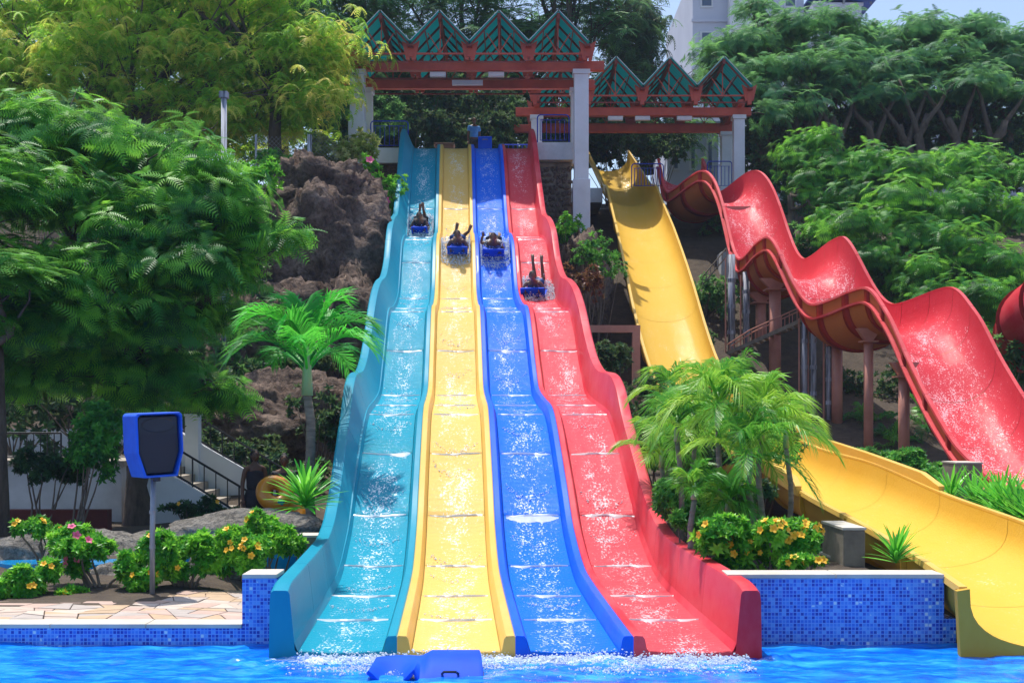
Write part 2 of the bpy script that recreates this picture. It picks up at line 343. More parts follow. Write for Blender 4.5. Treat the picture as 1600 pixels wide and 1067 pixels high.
M['blackcloth'] = paint('black_fabric', (.016, .016, .024), (.03, .03, .04), .8, 12, .2, .003)
M['navy'] = paint('blue_swim_shorts', (.01, .05, .20), (.02, .10, .34), .6, 8, .1, .003)
M['ltblue'] = paint('light_blue_shirt', (.10, .32, .66), (.06, .22, .55), .8, 8, .1, .003)
M['pattern'] = paint('black_and_white_patterned_fabric', (.015, .015, .02), (.75, .75, .78), .7, 26, .1, .003, lo=.50, hi=.53)
M['orange'] = paint('orange_vinyl', (.80, .33, .03), (.66, .24, .02), .35, 3, .05, .003, coat=.4)
M['cover'] = paint('blue_fabric_cover', (.003, .12, .72), (.003, .08, .55), .7, 3, .5, .02, bscale=7)
M['grille'] = paint('black_speaker_grille', (.014, .017, .028), (.008, .009, .015), .5, 160, .8, .002)
M['plasticblk'] = paint('black_plastic', (.012, .014, .02), (.02, .022, .03), .35, 5, .1, .002)
M['grout'] = paint('sandy_mortar', (.40, .31, .25), (.30, .23, .18), .95, 6, .4, .006)
M['wire'] = paint('galvanised_wire', (.30, .31, .34), (.2, .2, .22), .5, 5, 0)
M['wicker'] = paint('brown_wicker', (.22, .11, .07), (.12, .06, .04), .7, 30, .6, .01)
M['blueroof'] = paint('blue_metal_roof', (.01, .08, .42), (.01, .06, .3), .4, 2, .05, .01)
M['glass'] = paint('window_glass', (.10, .14, .22), (.05, .08, .14), .1, 1, 0)
M['facade'] = paint('lavender_white_facade', (.62, .64, .74), (.52, .54, .64), .7, .2, .1, .01)
M['brickred'] = paint('red_brown_low_wall', (.16, .035, .025), (.10, .022, .018), .85, 3, .3, .01)
M['path'] = paint('pale_path', (.42, .37, .31), (.30, .26, .21), .9, 2, .3, .01)
pav = [paint('sandstone_paver_%s' % n, c, tuple(x*.8 for x in c), .75, 5, .35, .006, bscale=25) for n, c in
       (('pale', (.56, .44, .36)), ('pink', (.54, .38, .31)), ('buff', (.54, .38, .24)), ('grey', (.46, .40, .36)), ('cream', (.60, .50, .42)))]

# ------------------------------------------------------------------ ground
LFT = [(12.6, .17), (15, .22), (17, .3), (20, .34), (24, .4), (28, 1.4), (31, 1.5), (34, 3.2), (37, 6.5), (40, 9.2), (46, 10.6), (55, 12), (80, 14), (400, 22), (900, 30)]
CEN = [(12.6, -.6), (17, -.4), (20, .1), (25, .5), (30, 1.2), (36, 3.2), (40, 5.4), (45, 8.8), (50, 11), (55, 12), (80, 14), (400, 22), (900, 30)]
RGT = [(12.6, .5), (15, .55), (20, .55), (25, .7), (30, .9), (35, 1.3), (40, 3.2), (45, 6.4), (50, 9), (56, 11.4), (64, 13), (90, 14.5), (400, 22), (900, 30)]
CUTY = [(12, -.5), (17, -.35), (20, -.1), (24, .1), (30, .65), (33, 1.4), (36.5, 2.6), (41, 5.0), (46, 7.2), (52, 10), (57, 11.4)]
def ground(x, y):
    l, c, r = lerp(LFT, y), lerp(CEN, y), lerp(RGT, y)
    xc = -0.04415*y+.5566; a = min(max((xc-2.5-x)/1.0, 0), 1); b_ = min(max((x-xc-2.3)/.6, 0), 1)
    z = c+(l-c)*a+(r-c)*b_
    if x > 7 and y < 30: z -= .3*min((x-7)/2, 1)
    if 4.0 < x < 7.0 and 12 < y < 56: z = min(z, lerp(CUTY, y))
    return z+.16*mnoise.noise(Vector((x*.5, y*.5, 0)))*min(max((y-19)/4, 0), 1)
xs = np.concatenate([[-600, -300, -150, -80, -50, -35], np.arange(-26, 30.01, .5), [35, 45, 60, 90, 150, 300, 600]])
ys = np.concatenate([np.arange(12.75, 66, .45), [70, 76, 84, 95, 110, 140, 200, 320, 600, 900]])
V = np.array([(x, y, ground(x, y)) for y in ys for x in xs]); nx = len(xs)
F = np.array([(j*nx+i, j*nx+i+1, (j+1)*nx+i+1, (j+1)*nx+i) for j in range(len(ys)-1) for i in range(nx-1)])
tag(npmesh('ground', V, F, M['soil'], smooth=True), kind='structure')
# the land round the pool, behind the camera
mb = MB(); mb.box(-600, -600, -2.2, 600, 12.74, -2.0); tag(mb.build('lower_ground', M['soil']), kind='structure')
# pool water: fine grid near the slide foot
xs = np.concatenate([[-40, -20, -10], np.arange(-6.2, 6.8, .045), [10, 20, 40]]); ys = np.concatenate([[-20, 0, 5, 8], np.arange(9.4, 12.72, .03)])
X, Y = np.meshgrid(xs, ys)
Z = .045*(vnoise(X*2.2, Y*3.4, 0)-.5)+.022*(vnoise(X*5, Y*8, 1)-.5)+.014*(vnoise(X*11, Y*17, 2)-.5)+.006*(vnoise(X*26, Y*34, 3)-.5)
amp = np.exp(-((Y-11.75)/.55)**2)*(np.abs(X) < 2.6); Z += amp*(.05*(vnoise(X*9, Y*12, 4)-.45)+.03*(vnoise(X*22, Y*22, 5)-.5))
Z = np.where((np.abs(X) > 6.3) | (Y < 9), 0, Z); V = np.stack([X.ravel(), Y.ravel(), Z.ravel()], 1); nx = len(xs)
ii, jj = np.meshgrid(np.arange(nx-1), np.arange(len(ys)-1)); a = (jj*nx+ii).ravel()
tag(npmesh('pool_water', V, np.stack([a, a+1, a+1+nx, a+nx], 1), M['pool'], smooth=True), kind='structure')
YP = 12.62                                   # the pool's back wall
# ------------------------------------------------------------------ pool walls and deck
def tiled_wall(x0, x1, top, label, mat, ret=None, dpt=.3, cop=.34):
    t = empty('tiled_pool_wall', (x0, YP, 0)); tag(t, label, 'pool wall')
    mb = MB().box(0, 0, -1.6, x1-x0, dpt, top-.045); 
    mb.build('tile_facing', mat, t)
    n = max(1, round((x1-x0)/.95)); L_ = (x1-x0)/n
    for i in range(n):
        c = MB().box(i*L_+.003, -.02, top-.043, (i+1)*L_-.003, cop, top+random.uniform(-.001, .001)); c.build('coping_stone', M['cream'], t, bevel=.006)
    return t
tiled_wall(-2.66, -2.315, .69, 'raised block of blue mosaic with cream coping, left of the teal slide lane', M['tile'], cop=.42, dpt=.4)
tiled_wall(2.12, 4.26, .69, 'raised blue mosaic wall with cream coping, between the red lane and the yellow chute', M['tile'])
tag(MB().box(4.262, YP+.01, -1.6, 4.38, YP+.3, .25).build('tiled_wall_return', M['tile']), 'short return of blue mosaic under the near rim of the yellow chute', 'pool wall')
tiled_wall(-14, -2.66, .20, 'low blue mosaic pool edge in front of the paved deck', M['tile2'], cop=.30)
tiled_wall(6.6, 16, .69, 'blue mosaic pool wall beyond the right side of the yellow chute', M['tile'])
# crazy paving on the deck
def split(poly, n):
    if n <= 0: return [poly]
    P = [Vector(p) for p in poly]; A = abs(sum(P[i].x*P[(i+1) % len(P)].y-P[(i+1) % len(P)].x*P[i].y for i in range(len(P))))/2
    if A < random.uniform(.035, .10): return [poly]
    c = sum(P, Vector((0, 0)))/len(P); ex = max(p.x for p in P)-min(p.x for p in P); ey = max(p.y for p in P)-min(p.y for p in P)
    ang = (PI/2 if ex > ey*1.3 else 0)+random.uniform(-.5, .5); d = Vector((math.cos(ang), math.sin(ang))); nn = Vector((-d.y, d.x)); c += Vector((random.uniform(-.1, .1)*ex, random.uniform(-.1, .1)*ey))
    A_, B_ = [], []
    for i in range(len(P)):
        p, q = P[i], P[(i+1) % len(P)]; sp, sq = (p-c).dot(nn), (q-c).dot(nn)
        (A_ if sp >= 0 else B_).append(p)
        if sp*sq < 0: r = p+(q-p)*(sp/(sp-sq)); A_.append(r); B_.append(r.copy())
    return [q for h in (A_, B_) if len(h) > 2 for q in split(h, n-1)]
deck = empty('paved_deck', (-6, 13.9, .2)); tag(deck, kind='structure')
MB().box(-8, -.98, -.3, 3.34, 1.25, -.022).build('mortar_bed', M['grout'], deck)
for poly in split([(-7.9, -.975), (3.33, -.975), (3.33, 1.2), (-7.9, 1.2)], 9):
    c = sum((Vector(p) for p in poly), Vector((0, 0)))/len(poly); P = []
    for p in poly:
        q = Vector(p)-c; P.append(c+q*(1-min(.008/max(q.length, .03), .25)))
    h = random.uniform(-.006, .004); mb = MB(); n = len(P)
    cr = sum((P[i]-P[i-1]).cross(P[(i+1) % n]-P[i]) for i in range(n))
    if cr < 0: P = P[::-1]
    mb.add([(p.x, p.y, -.03) for p in P]+[(p.x, p.y, h) for p in P], [tuple(range(n, 2*n))]+[(i, (i+1) % n, n+(i+1) % n, n+i) for i in range(n)])
    mb.build('paving_stone', random.choice(pav), deck, bevel=.004)

# ------------------------------------------------------------------ the four-lane slide
PD = mono([(11.9, .19), (13, .205), (16, .28), (17.9, .69), (19.2, 1.33), (22, 2.45), (23.5, 2.6), (25.4, 2.85), (26.5, 3.4), (29.2, 4.8), (30.9, 5.0), (33.7, 5.6), (36.3, 7.3), (38, 7.75), (39.5, 8.0), (41, 8.9), (45.8, 12.07), (46.6, 12.2)])
WT = mono([(11.9, .67), (16, .72), (17, .82), (18.3, 1.2), (19.2, 1.62), (20.6, 2.3), (21.4, 2.78), (22.2, 3.0), (24, 3.14), (25.2, 3.4), (26.3, 3.85), (28, 4.75), (29.4, 5.27), (30.7, 5.57), (32.5, 5.87), (34.2, 6.47), (36, 7.6), (37.7, 8.17), (39.8, 8.65), (41.4, 9.6), (45.5, 12.45), (46.3, 12.75)])
def XC(v): return -0.04415*v+.5566
SL = empty('four_lane_racing_slide', (0, 12, 0)); tag(SL, 'tall wavy water slide with teal, yellow, blue and red lanes side by side', 'water slide')
def fl(v): return PD(v)-.15+ (.0 if v > 16 else -.0)
vs_all = np.unique(np.concatenate([np.arange(11.9, 46.4, .16), [46.4]]))
def off(o): o.location = (0, -12, 0); return o
JO = [11.9, 13.6, 15.2, 16.9, 18.5, 20.2, 21.9, 23.6, 25.3, 27.2, 29.3, 31.4, 33.4, 35.3, 37.3, 39.3, 41.4, 43.8, 46.4]
lanes = [('teal', -2.2, -1.1, 'tealw', 'tealf'), ('yellow', -1.1, 0, 'yelw', 'yelf'), ('blue', 0, 1.1, 'bluw', 'bluf'), ('red', 1.1, 2.2, 'redw', 'redf')]
for (cn, u0, u1, mw, mf) in lanes:
    # rails: the lane's halves of the two dividers, rounded on top
    mb = MB(); rails = []
    if u0 > -2.1: rails.append((u0, +1))
    if u1 < 2.1: rails.append((u1, -1))
    for (uc, sg) in rails:
        prof = [(0.0, -.4), (.0, .0), (.012, .012), (.085, .008), (.105, -.02), (.125, -.12), (.145, -.152), (.145, -.4)]
        rings = []
        for v in vs_all:
            e = min(1, (v-11.9)/.5)
            rings.append([(XC(v)+uc+sg*a, v, PD(v)+h+.0) for a, h in (prof if sg > 0 else prof)])
        n = len(prof); base = len(mb.v); fs = []
        for i in range(len(rings)-1):
            for j in range(n-1):
                q = (i*n+j, i*n+j+1, (i+1)*n+j+1, (i+1)*n+j); fs.append(q if sg > 0 else q[::-1])
        fs.append(tuple(range(n)) if sg < 0 else tuple(range(n))[::-1]); fs.append(tuple((len(rings)-1)*n+j for j in range(n)))
        mb.add([p for r in rings for p in r], fs)
    # outer lanes carry a low skirting against the side wall
    if u0 < -2.1 or u1 > 2.1:
        uc, sg = (u0, 1) if u0 < -2.1 else (u1, -1); rings = []
        prof = [(.10, -.04), (.14, -.045), (.17, -.12), (.19, -.152)]
        for v in vs_all: rings.append([(XC(v)+uc+sg*a, v, PD(v)+h) for a, h in prof])
        mb.loft(rings, closed=False)
    lane = off(mb.build('lane', M[mw], SL, smooth=True)); lane['label'] = cn+' lane'
    lane.data.set_sharp_from_angle(angle=.7)
    a0 = u0+(.14 if u0 > -2.1 else .18); a1 = u1-(.14 if u1 < 2.1 else .18)
    for k in range(len(JO)-1):
        g = .005; v0, v1 = JO[k]+g, JO[k+1]-(g if k < len(JO)-2 else 0); nv = max(6, int((v1-v0)/.12)); nu = 8; V = []; UV = []
        for v in np.linspace(v0, v1, nv+1):
            for i in range(nu+1):
                t = i/nu; u = a0+(a1-a0)*t
                dish = .018*(2*t-1)**2; lift = .005*math.exp(-((v-v1)/.10)**2)   # each moulding ends in a small ridge
                V.append((XC(v)+u, v, fl(v)+dish+lift)); UV.append((t, v))
        m = nu+1
        # turned-down front and back edges
        Vt = V+[(x, y, z-.08) for x, y, z in V[:m]]
        F = [(j*m+i, j*m+i+1, (j+1)*m+i+1, (j+1)*m+i) for j in range(nv) for i in range(nu)]
        b0 = len(V); F += [(b0+i, b0+i+1, i+1, i) for i in range(nu)]
        o = npmesh('floor_panel', np.array(Vt), np.array(F), M[mf], lane, smooth=True, uv=np.array(UV+UV[:m]))
        o.location = (0, 0, 0)
# side walls
for sg, mt, lb in ((-1, 'tealw', 'teal side wall on the left'), (1, 'redw', 'red side wall on the right')):
    for k in range(len(JO)-1):
        v0, v1 = JO[k]+.004, JO[k+1]-.004; rings = []
        for v in np.linspace(v0, v1, max(5, int((v1-v0)/.15))):
            ut = 2.2 if sg > 0 else lerp([(12, 2.2), (16, 2.24), (20, 2.33), (25, 2.38), (40, 2.43)], v)
            top = WT(v); f = PD(v)-.152; ub = 2.02
            if v < 12.15: top -= .05*(12.15-v)/.25
            pr = [(ub, f), (ub+.03, f+.03), (ut-.10, top-.035), (ut-.085, top-.006), (ut-.06, top), (ut+.05, top), (ut+.075, top-.02), (ut+.085, top-.10), (ut+.10, f-.45), (ub, f-.45)]
            rings.append([(XC(v)+sg*a, v, z) for a, z in (pr if sg > 0 else pr[::-1])])
        o = off(MB().loft(rings).build('side_wall', M[mt], SL, smooth=True)); o.data.set_sharp_from_angle(angle=.6)
        o['label'] = lb
# top entry tubs and the start sill
for (cn, u0, u1, mw, mf) in lanes:
    v0, v1 = 46.4, 47.6; a = XC(46.4)+u0+.03; b_ = XC(46.4)+u1-.03
    off(MB().box(a, v0+.01, 11.7, b_, v1, 12.03).build('entry_tub', M[mw], SL, bevel=.03))
# steel frame under the slide
for v in (15.5, 20, 25, 30, 35, 40):
    zt = PD(v)-.62
    for u in (-1.9, 0, 1.9):
        mb = MB().box(XC(v)+u-.09, v-.09, ground(XC(v)+u, v)-.3, XC(v)+u+.09, v+.09, zt); off(mb.build('support_post', M['salmon'], SL))
    off(MB().box(XC(v)-2.1, v-.08, zt, XC(v)+2.1, v+.08, zt+.14).build('cross_beam', M['salmon'], SL))

# ------------------------------------------------------------------ foam
OCT = np.array([(1, 0, 0), (-1, 0, 0), (0, 1, 0), (0, -1, 0), (0, 0, 1), (0, 0, -1)], float); OCF = np.array([(0, 2, 4), (2, 1, 4), (1, 3, 4), (3, 0, 4), (2, 0, 5), (1, 2, 5), (3, 1, 5), (0, 3, 5)])
def foam(name, pts, s0, s1, label=None, cat=None, flat=.6, parent=None):
    P = np.array(pts); n = len(P); X = RNG.normal(size=(n, 3)); Z = RNG.normal(size=(n, 3))*.4+np.array([0, 0, 1])
    o = scatter(OCT*np.array([1, 1, flat]), OCF, P, X, Z, s0+(s1-s0)*RNG.random(n)**2, RNG.random(n), name, M['foam'], parent)
    o['kind'] = 'stuff'
    if label and parent is None: tag(o, label, cat)
    return o
pts = []
for i in range(6500):
    x = RNG.uniform(-2.0, 2.15); c = vnoise(np.array(x*3.1), np.array(.3), 2); v = 11.78+RNG.normal()*.10*(0.5+1.4*c)-.05
    if RNG.random() < .25+1.2*float(vnoise(np.array(x*4), np.array(v*6), 3)): pts.append((XC(12)+x, v, .0+abs(RNG.normal())*.035*(.3+float(c))))
for i in range(3500):
    x = RNG.uniform(-2.0, 2.15); v = 11.35+RNG.normal()*.16
    if float(vnoise(np.array(x*5), np.array(v*9), 4)) > .5: pts.append((x, v, .012))
foam('splash_foam', pts, .004, .017, 'white churned water where the four lanes run out into the pool', 'water foam')
pts = []
mb = MB()
for li, (cn, u0, u1, mw, mf) in enumerate(lanes):          # ribbons of white water on the panel joints
    for k in range(1, len(JO)-2):
        ww = random.choice([.0, .0, .2, .5, .8]) if k > 2 else random.choice([.2, .6])
        nn = 26; ph = random.uniform(0, 6)
        up = [u0+.17+(u1-u0-.34)*i/nn for i in range(nn+1)]; top = []; bot = []; hi = []
        for i, u in enumerate(up):
            v = JO[k]+.02*math.sin(u*7+ph); hw = (.010+.024*ww)*max(.05, .25+2.6*mnoise.noise(Vector((u*5, k*3.3, li)))+.5*mnoise.noise(Vector((u*23, k*3.3, li)))) ; e = fl(v)+.018
            top.append((XC(v)+u, v+hw, fl(v+hw)+.017)); hi.append((XC(v)+u, v-hw*.3, e+.014)); bot.append((XC(v)+u, v-hw*1.6, fl(v-hw*1.6)+.006))
        n0 = len(mb.v); mb.add(bot+hi+top, [(r*(nn+1)+i, r*(nn+1)+i+1, (r+1)*(nn+1)+i+1, (r+1)*(nn+1)+i) for r in (0, 1) for i in range(nn)])
nn = 30; top = []; mid_ = []; bot = []
for i in range(nn+1):
    u = .17+.76*i/nn; hw = .085+.03*mnoise.noise(Vector((u*9, 3, 0))); v = 18.45
    for row, dv, dz in ((bot, -hw, .004), (mid_, 0, .022), (top, hw, .004)): row.append((XC(v)+u, v+dv, fl(v+dv)+dz+.003*mnoise.noise(Vector((u*40, dv*9, 0)))))
mb.add(bot+mid_+top, [(r*(nn+1)+i, r*(nn+1)+i+1, (r+1)*(nn+1)+i+1, (r+1)*(nn+1)+i) for r in (0, 1) for i in range(nn)])
o = mb.build('joint_water', M['foam'], SL, smooth=True); o.location = (0, -12, 0); o['kind'] = 'stuff'
for i in range(3600):                        # curling wavelets down the lanes
    li = int(RNG.integers(4)); u0, u1 = lanes[li][1]+.2, lanes[li][2]-.2; k = int(RNG.integers(1, 16)); v = JO[k]+.9+.5*math.sin(k*3+li*2); t = RNG.random()
    vv = v-.35*(4*(t-.5)**2-1)*(-1 if li % 2 else -1)+RNG.normal()*.05
    pts.append((XC(vv)+u0+(u1-u0)*t, vv, fl(vv)+.016+abs(RNG.normal())*.004))
o = foam('wavelet_foam', pts, .006, .019, flat=.3, parent=SL); o.location = (0, -12, 0)

# ------------------------------------------------------------------ half pipe chutes
def half_pipe(root, tab, joints, depth, mi, mo, ml, sect='round', lip=.07, rib_out=.06, lower_flange=0.0):
    """tab rows (D, zlip, xleft, width); shell of real thickness between joints."""
    fz = mono([(r[0], r[1]) for r in tab]) if False else None
    D_ = [r[0] for r in tab]
    def cub(k):
        a = sorted((r[0], r[k]) for r in tab); f = None
        X = np.array([q[0] for q in a]); Y = np.array([q[1] for q in a]); m = np.gradient(Y, X)
        for i in range(1, len(X)-1):      # flatten tangents at crests and troughs
            if (Y[i]-Y[i-1])*(Y[i+1]-Y[i]) <= 0: m[i] = 0
        def g(x):
            x = min(max(x, X[0]), X[-1]); i = min(int(np.searchsorted(X, x, 'right'))-1, len(X)-2); h = X[i+1]-X[i]; t = (x-X[i])/h
            return float((2*t**3-3*t*t+1)*Y[i]+(t**3-2*t*t+t)*h*m[i]+(3*t*t-2*t**3)*Y[i+1]+(t**3-t*t)*h*m[i+1])
        return g
    zf, xf, wf = cub(1), cub(2), cub(3)
    N = 22
    def section(v, off_, dp):
        x0, w_, z = xf(v), wf(v), zf(v); r = w_/2; P = []
        for i in range(N+1):
            a = PI*i/N; P.append((x0+r-math.cos(a)*(r+off_), v, z-(dp+off_)*max(math.sin(a), 0)**.62))
        return P
    for k in range(len(joints)-1):
        v0, v1 = joints[k]+.006, joints[k+1]-.006; nv = max(5, int((v1-v0)/.13)); inn = []; out = []; 
        for v in np.linspace(v0, v1, nv+1):
            d = depth(v) if callable(depth) else depth
            inn.append(section(v, 0, d)); out.append(section(v, .035, d))
        m = N+1; V = [p for r in inn for p in r]; UV = [(i/N, r[0][1]) for r in inn for i in range(m)]
        F = [(j*m+i, j*m+i+1, (j+1)*m+i+1, (j+1)*m+i) for j in range(nv) for i in range(N)]
        o = npmesh('chute_section', np.array(V), np.array(F), mi, root, smooth=True, uv=np.array(UV)); o.location = tuple(-root.location)
        V2 = [p for r in out for p in r]; F2 = [f[::-1] for f in F]
        sh = npmesh('outer_shell', np.array(V2), np.array(F2), mo, o, smooth=True)
        # lips along both top edges, joint ribs below
        for side in (0, N):
            sg = -1 if side == 0 else 1; rings = []
            for r in inn:
                p = r[side]; rings.append([(p[0]-sg*.004, p[1], p[2]+.03), (p[0]+sg*lip, p[1], p[2]+.03), (p[0]+sg*(lip+.012), p[1], p[2]-.03), (p[0]+sg*.036, p[1], p[2]-.035), (p[0]-sg*.004, p[1], p[2]-.0)])
            if sg < 0: rings = [q[::-1] for q in rings]
            l_ = MB().loft(rings).build('rim', ml, o, smooth=True); l_.data.set_sharp_from_angle(angle=.7)
            if lower_flange:
                rings = []
                for r in out:
                    # point on the shell a fixed depth under the lip
                    idx = 1 if side == 0 else N-1; p = r[idx]
                    rings.append([(p[0]-sg*.02, p[1], p[2]+.03), (p[0]+sg*.12, p[1], p[2]+.03), (p[0]+sg*.12, p[1], p[2]-.03), (p[0]-sg*.02, p[1], p[2]-.03)])
                if sg < 0: rings = [q[::-1] for q in rings]
                MB().loft(rings).build('lower_flange', ml, o)
        if rib_out:
            rr = []
            for v in (v0, v0+(.20 if mo is M['red2o'] else .05)):
                d = depth(v) if callable(depth) else depth
                rr.append(section(v, .03, d)); rr.append(section(v, .035+rib_out, d))
            V3 = rr[0]+rr[1]+rr[2]+rr[3]; F3 = []
            for i in range(N):
                F3 += [(m+i, m+i+1, 3*m+i+1, 3*m+i), (i, i+1, m+i+1, m+i), (2*m+i, 3*m+i, 3*m+i+1, 2*m+i+1)]
            npmesh('joint_rib', np.array(V3), np.array(F3), M['darkred'] if mo is M['red2o'] else mo, o)
    return zf, xf, wf, section
Y2 = empty('yellow_chute', (5.4, 12.2, 0)); tag(Y2, 'straight open yellow chute running from the tower down to the pool on the right', 'water slide')
ytab = [(12.1, .60, 4.30, 2.15), (14, .74, 4.40, 2.1), (16.2, .88, 4.45, 2.05), (19.6, 1.08, 4.5, 2.05), (23.2, 1.40, 4.6, 1.95), (27, 1.62, 4.5, 1.9), (30, 1.95, 4.4, 1.95), (33, 2.6, 4.2, 1.95), (36.5, 3.65, 4.0, 1.95), (40.8, 6.4, 3.78, 2.0), (46, 9.0, 3.82, 2.0), (48.5, 10.15, 3.84, 1.97), (50.5, 11.05, 3.86, 1.95), (52, 11.7, 3.88, 1.95), (54, 12.2, 3.88, 1.9), (57, 14.2, 3.4, 1.75)]
yj = [12.1, 14.2, 16.8, 19.6, 22.4, 25.2, 28, 30.6, 33, 35.4, 37.8, 40.2, 42.6, 45, 47.4, 49.8, 52, 54.4, 57]
half_pipe(Y2, ytab, yj, lambda v: lerp([(12, .60), (18, .66), (24, .8), (36, .7), (57, .9)], v), M['yel2'], M['yel2o'], M['yelw'])
# end plate of the chute: thick olive-yellow front wall with the curved cut-out
rings = []
for v in (12.02, 12.10):
    P = []
    for i in range(13):
        a = PI*i/24
        P.append((5.375-math.cos(a)*1.075, v, .62-.60*math.sin(a)**.62))
    rings.append(P)
V = []; F = []
for P in rings: V += P+[(4.18, 12.02 if P is rings[0] else 12.10, .60), (4.24, P[0][1], -.5), (5.375, P[0][1], -.5)]
m = 16
F += [(0, 13, 14, 15)+tuple(range(12, 0, -1)), tuple(x+m for x in (13, 0)+tuple(range(1, 13))+(15, 14))]
mb = MB(); mb.add(V, F); mb.add([V[i] for i in (13, 14, 14+m, 13+m)], [(0, 1, 2, 3)]); mb.add([V[i] for i in (0, 0+m, 13+m, 13)], [(0, 1, 2, 3)])
o = mb.build('end_plate', M['yel2o'], Y2); o.location = tuple(-Y2.location)
# right half of the end plate
V2 = [(10.75-x, y, z) for x, y, z in V]; mb = MB(); mb.add(V2, [f[::-1] for f in F])
o = mb.build('end_plate', M['yel2o'], Y2); o.location = tuple(-Y2.location)
# raised upper wall pieces that step down at D about 19.8
for sx, x0 in ((-1, lambda v: lerp([(19.6, 4.42), (24, 4.5)], v)), (1, lambda v: lerp([(19.6, 6.63), (24, 6.60), (31, 6.38)], v))):
    rings = []
    for v in np.linspace(19.75, 24.2 if sx < 0 else 31, 14):
        z0 = lerp([(19.6, 1.02), (23.2, 1.3), (27, 1.58), (31, 2.0)], v); h = .27 if v > 19.9 else .16
        rings.append([(x0(v)-.03, v, z0), (x0(v)+.03, v, z0), (x0(v)+.05, v, z0+h), (x0(v)-.05, v, z0+h)])
    o = MB().loft(rings).build('raised_side', M['yelw'], Y2, bevel=.01); o.location = tuple(-Y2.location)
for v in (16.0, 20.5, 26, 33, 38, 44):
    z = lerp([(r[0], r[1]) for r in ytab], v)-.85
    for xx in (4.9, 5.9):
        zz = z-.15
        o = MB().tube([(xx-5.4, v-12.2, ground(xx, v)-.2), (xx-5.4, v-12.2, zz)], .08, 10).build('support_post', M['salmon'], Y2)

R2 = empty('red_wavy_chute', (9, 24, 0)); tag(R2, 'big red wavy chute dropping over four humps at the far right', 'water slide')
rtab = [(20, .55, 8.5, 2.3), (22.5, .62, 8.9, 2.3), (24.5, .78, 9.6, 2.3), (26.7, 1.15, 9.85, 2.25), (28.7, 1.8, 9.9, 2.2), (30, 2.6, 9.86, 2.2), (31.5, 3.65, 9.83, 2.2), (33, 5.0, 9.7, 2.2), (34.6, 5.78, 9.5, 2.2), (36.5, 5.5, 8.7, 2.2), (39.5, 7.85, 7.9, 2.2), (43, 7.62, 7.76, 2.1), (49, 11.72, 7.2, 1.9), (51, 11.3, 6.35, 1.95), (53.4, 13.1, 6.15, 1.75)]
rj = [20, 22, 24, 25.6, 27.2, 28.8, 30.3, 31.8, 33.2, 34.2, 35.2, 36.2, 37.2, 38.4, 39.6, 40.8, 42, 43.4, 44.8, 46.2, 47.6, 48.8, 50, 51.2, 52.3, 53.4]
rz, rx, rw, _ = half_pipe(R2, rtab, rj, lambda v: lerp([(20, .6), (26, .85), (30, 1.25), (45, 1.35), (53, 1.1)], v), M['red2'], M['red2o'], M['red2l'], lip=.09, rib_out=.05, lower_flange=1)
def pillar(v, cone=False, r=.14, dx=0, label='', matk='salmon', grp='salmon pillars under the red wavy chute'):
    x = rx(v)+rw(v)/2+dx; zt = rz(v)-lerp([(20, .6), (26, .85), (30, 1.25), (45, 1.35), (53, 1.1)], v)*max(1-(dx/(rw(v)/2))**2, 0)**.31-.05; g = ground(x, v)-.3
    t = empty('chute_pillar', (x, v, g)); tag(t, label, 'pillar', grp)
    MB().tube([(0, 0, 0), (0, 0, zt-g-.28)], r, 14).build('post', M[matk], t, smooth=True)
    MB().box(-r*1.7, -r*1.7, zt-g-.28, r*1.7, r*1.7, zt-g-.24).build('cap_plate', M[matk], t)
    MB().loft([[(-r*.8, -.1, zt-g-.24), (r*.8, -.1, zt-g-.24), (r*.8, .1, zt-g-.24), (-r*.8, .1, zt-g-.24)], [(-r*2.6, -.12, zt-g+.1), (r*2.6, -.12, zt-g+.1), (r*2.6, .12, zt-g+.1), (-r*2.6, .12, zt-g+.1)]]).build('saddle', M[matk], t)
pillar(48.0, True, .2, 0, 'short salmon pillar on a concrete block under the topmost hump of the red chute')
pillar(42.6, True, .18, -.55, 'salmon pillar under the second trough of the red chute, left of the walkway')
pillar(40.4, True, .19, -.6, 'salmon pillar beside the narrow walkway under the red chute')
pillar(37.4, True, .16, 0, 'salmon pillar standing between the grey pipes')
pillar(35.0, False, .13, -.72, 'slim salmon pillar in front of dark palms, right of the grey pipes')
pillar(32.3, False, .14, -.98, 'rightmost salmon pillar meeting the underside of the red chute')
t = tag(empty('concrete_footing', (8.2, 47.6, ground(8.2, 47.6))), 'pale concrete block at the foot of the short upper pillar', 'footing')
MB().box(-.5, -.5, -.3, .5, .5, .7).build('block', M['whitegrime'], t, bevel=.02); MB().box(-.38, -.38, .702, .38, .38, .76).build('pad', M['concrete'], t)

# grey pipes / old panels and the walkway
def greypipes(px, D, wd, top, label):
    p = W(px, top, D); g = ground(p.x, p.y)-.2; t = empty('drain_pipe', (p.x, p.y, g)); tag(t, label, 'pipe', 'weathered grey pipes under the red chute')
    h = p.z-g; MB().tube([(0, 0, 0), (0, 0, h)], wd/2, 12).build('pipe', M['greypipe'], t, smooth=True)
    for k in range(1, 4): MB().tube([(0, 0, h*k/4-.06), (0, 0, h*k/4+.06)], wd/2+.018, 12).build('socket', M['greypipe'], t)
    for s in (-1, 1): pass
    MB().box(-wd/2-.09, .0, 0, -wd/2-.05, .05, h-.1).build('angle_iron', M['salmon'], t)
greypipes(1143, 42, .24, 398, 'thick grey pipe left of the walkway, under the second hump')
greypipes(1166, 42.3, .22, 425, 'thinner grey pipe behind the left end of the walkway')
greypipes(1257, 38, .17, 492, 'left pipe of the grey pair at the walkway end')
greypipes(1271, 38, .17, 492, 'right pipe of the grey pair at the walkway end')
greypipes(1295, 37.6, .15, 520, 'narrow grey pipe just right of the salmon pillar')
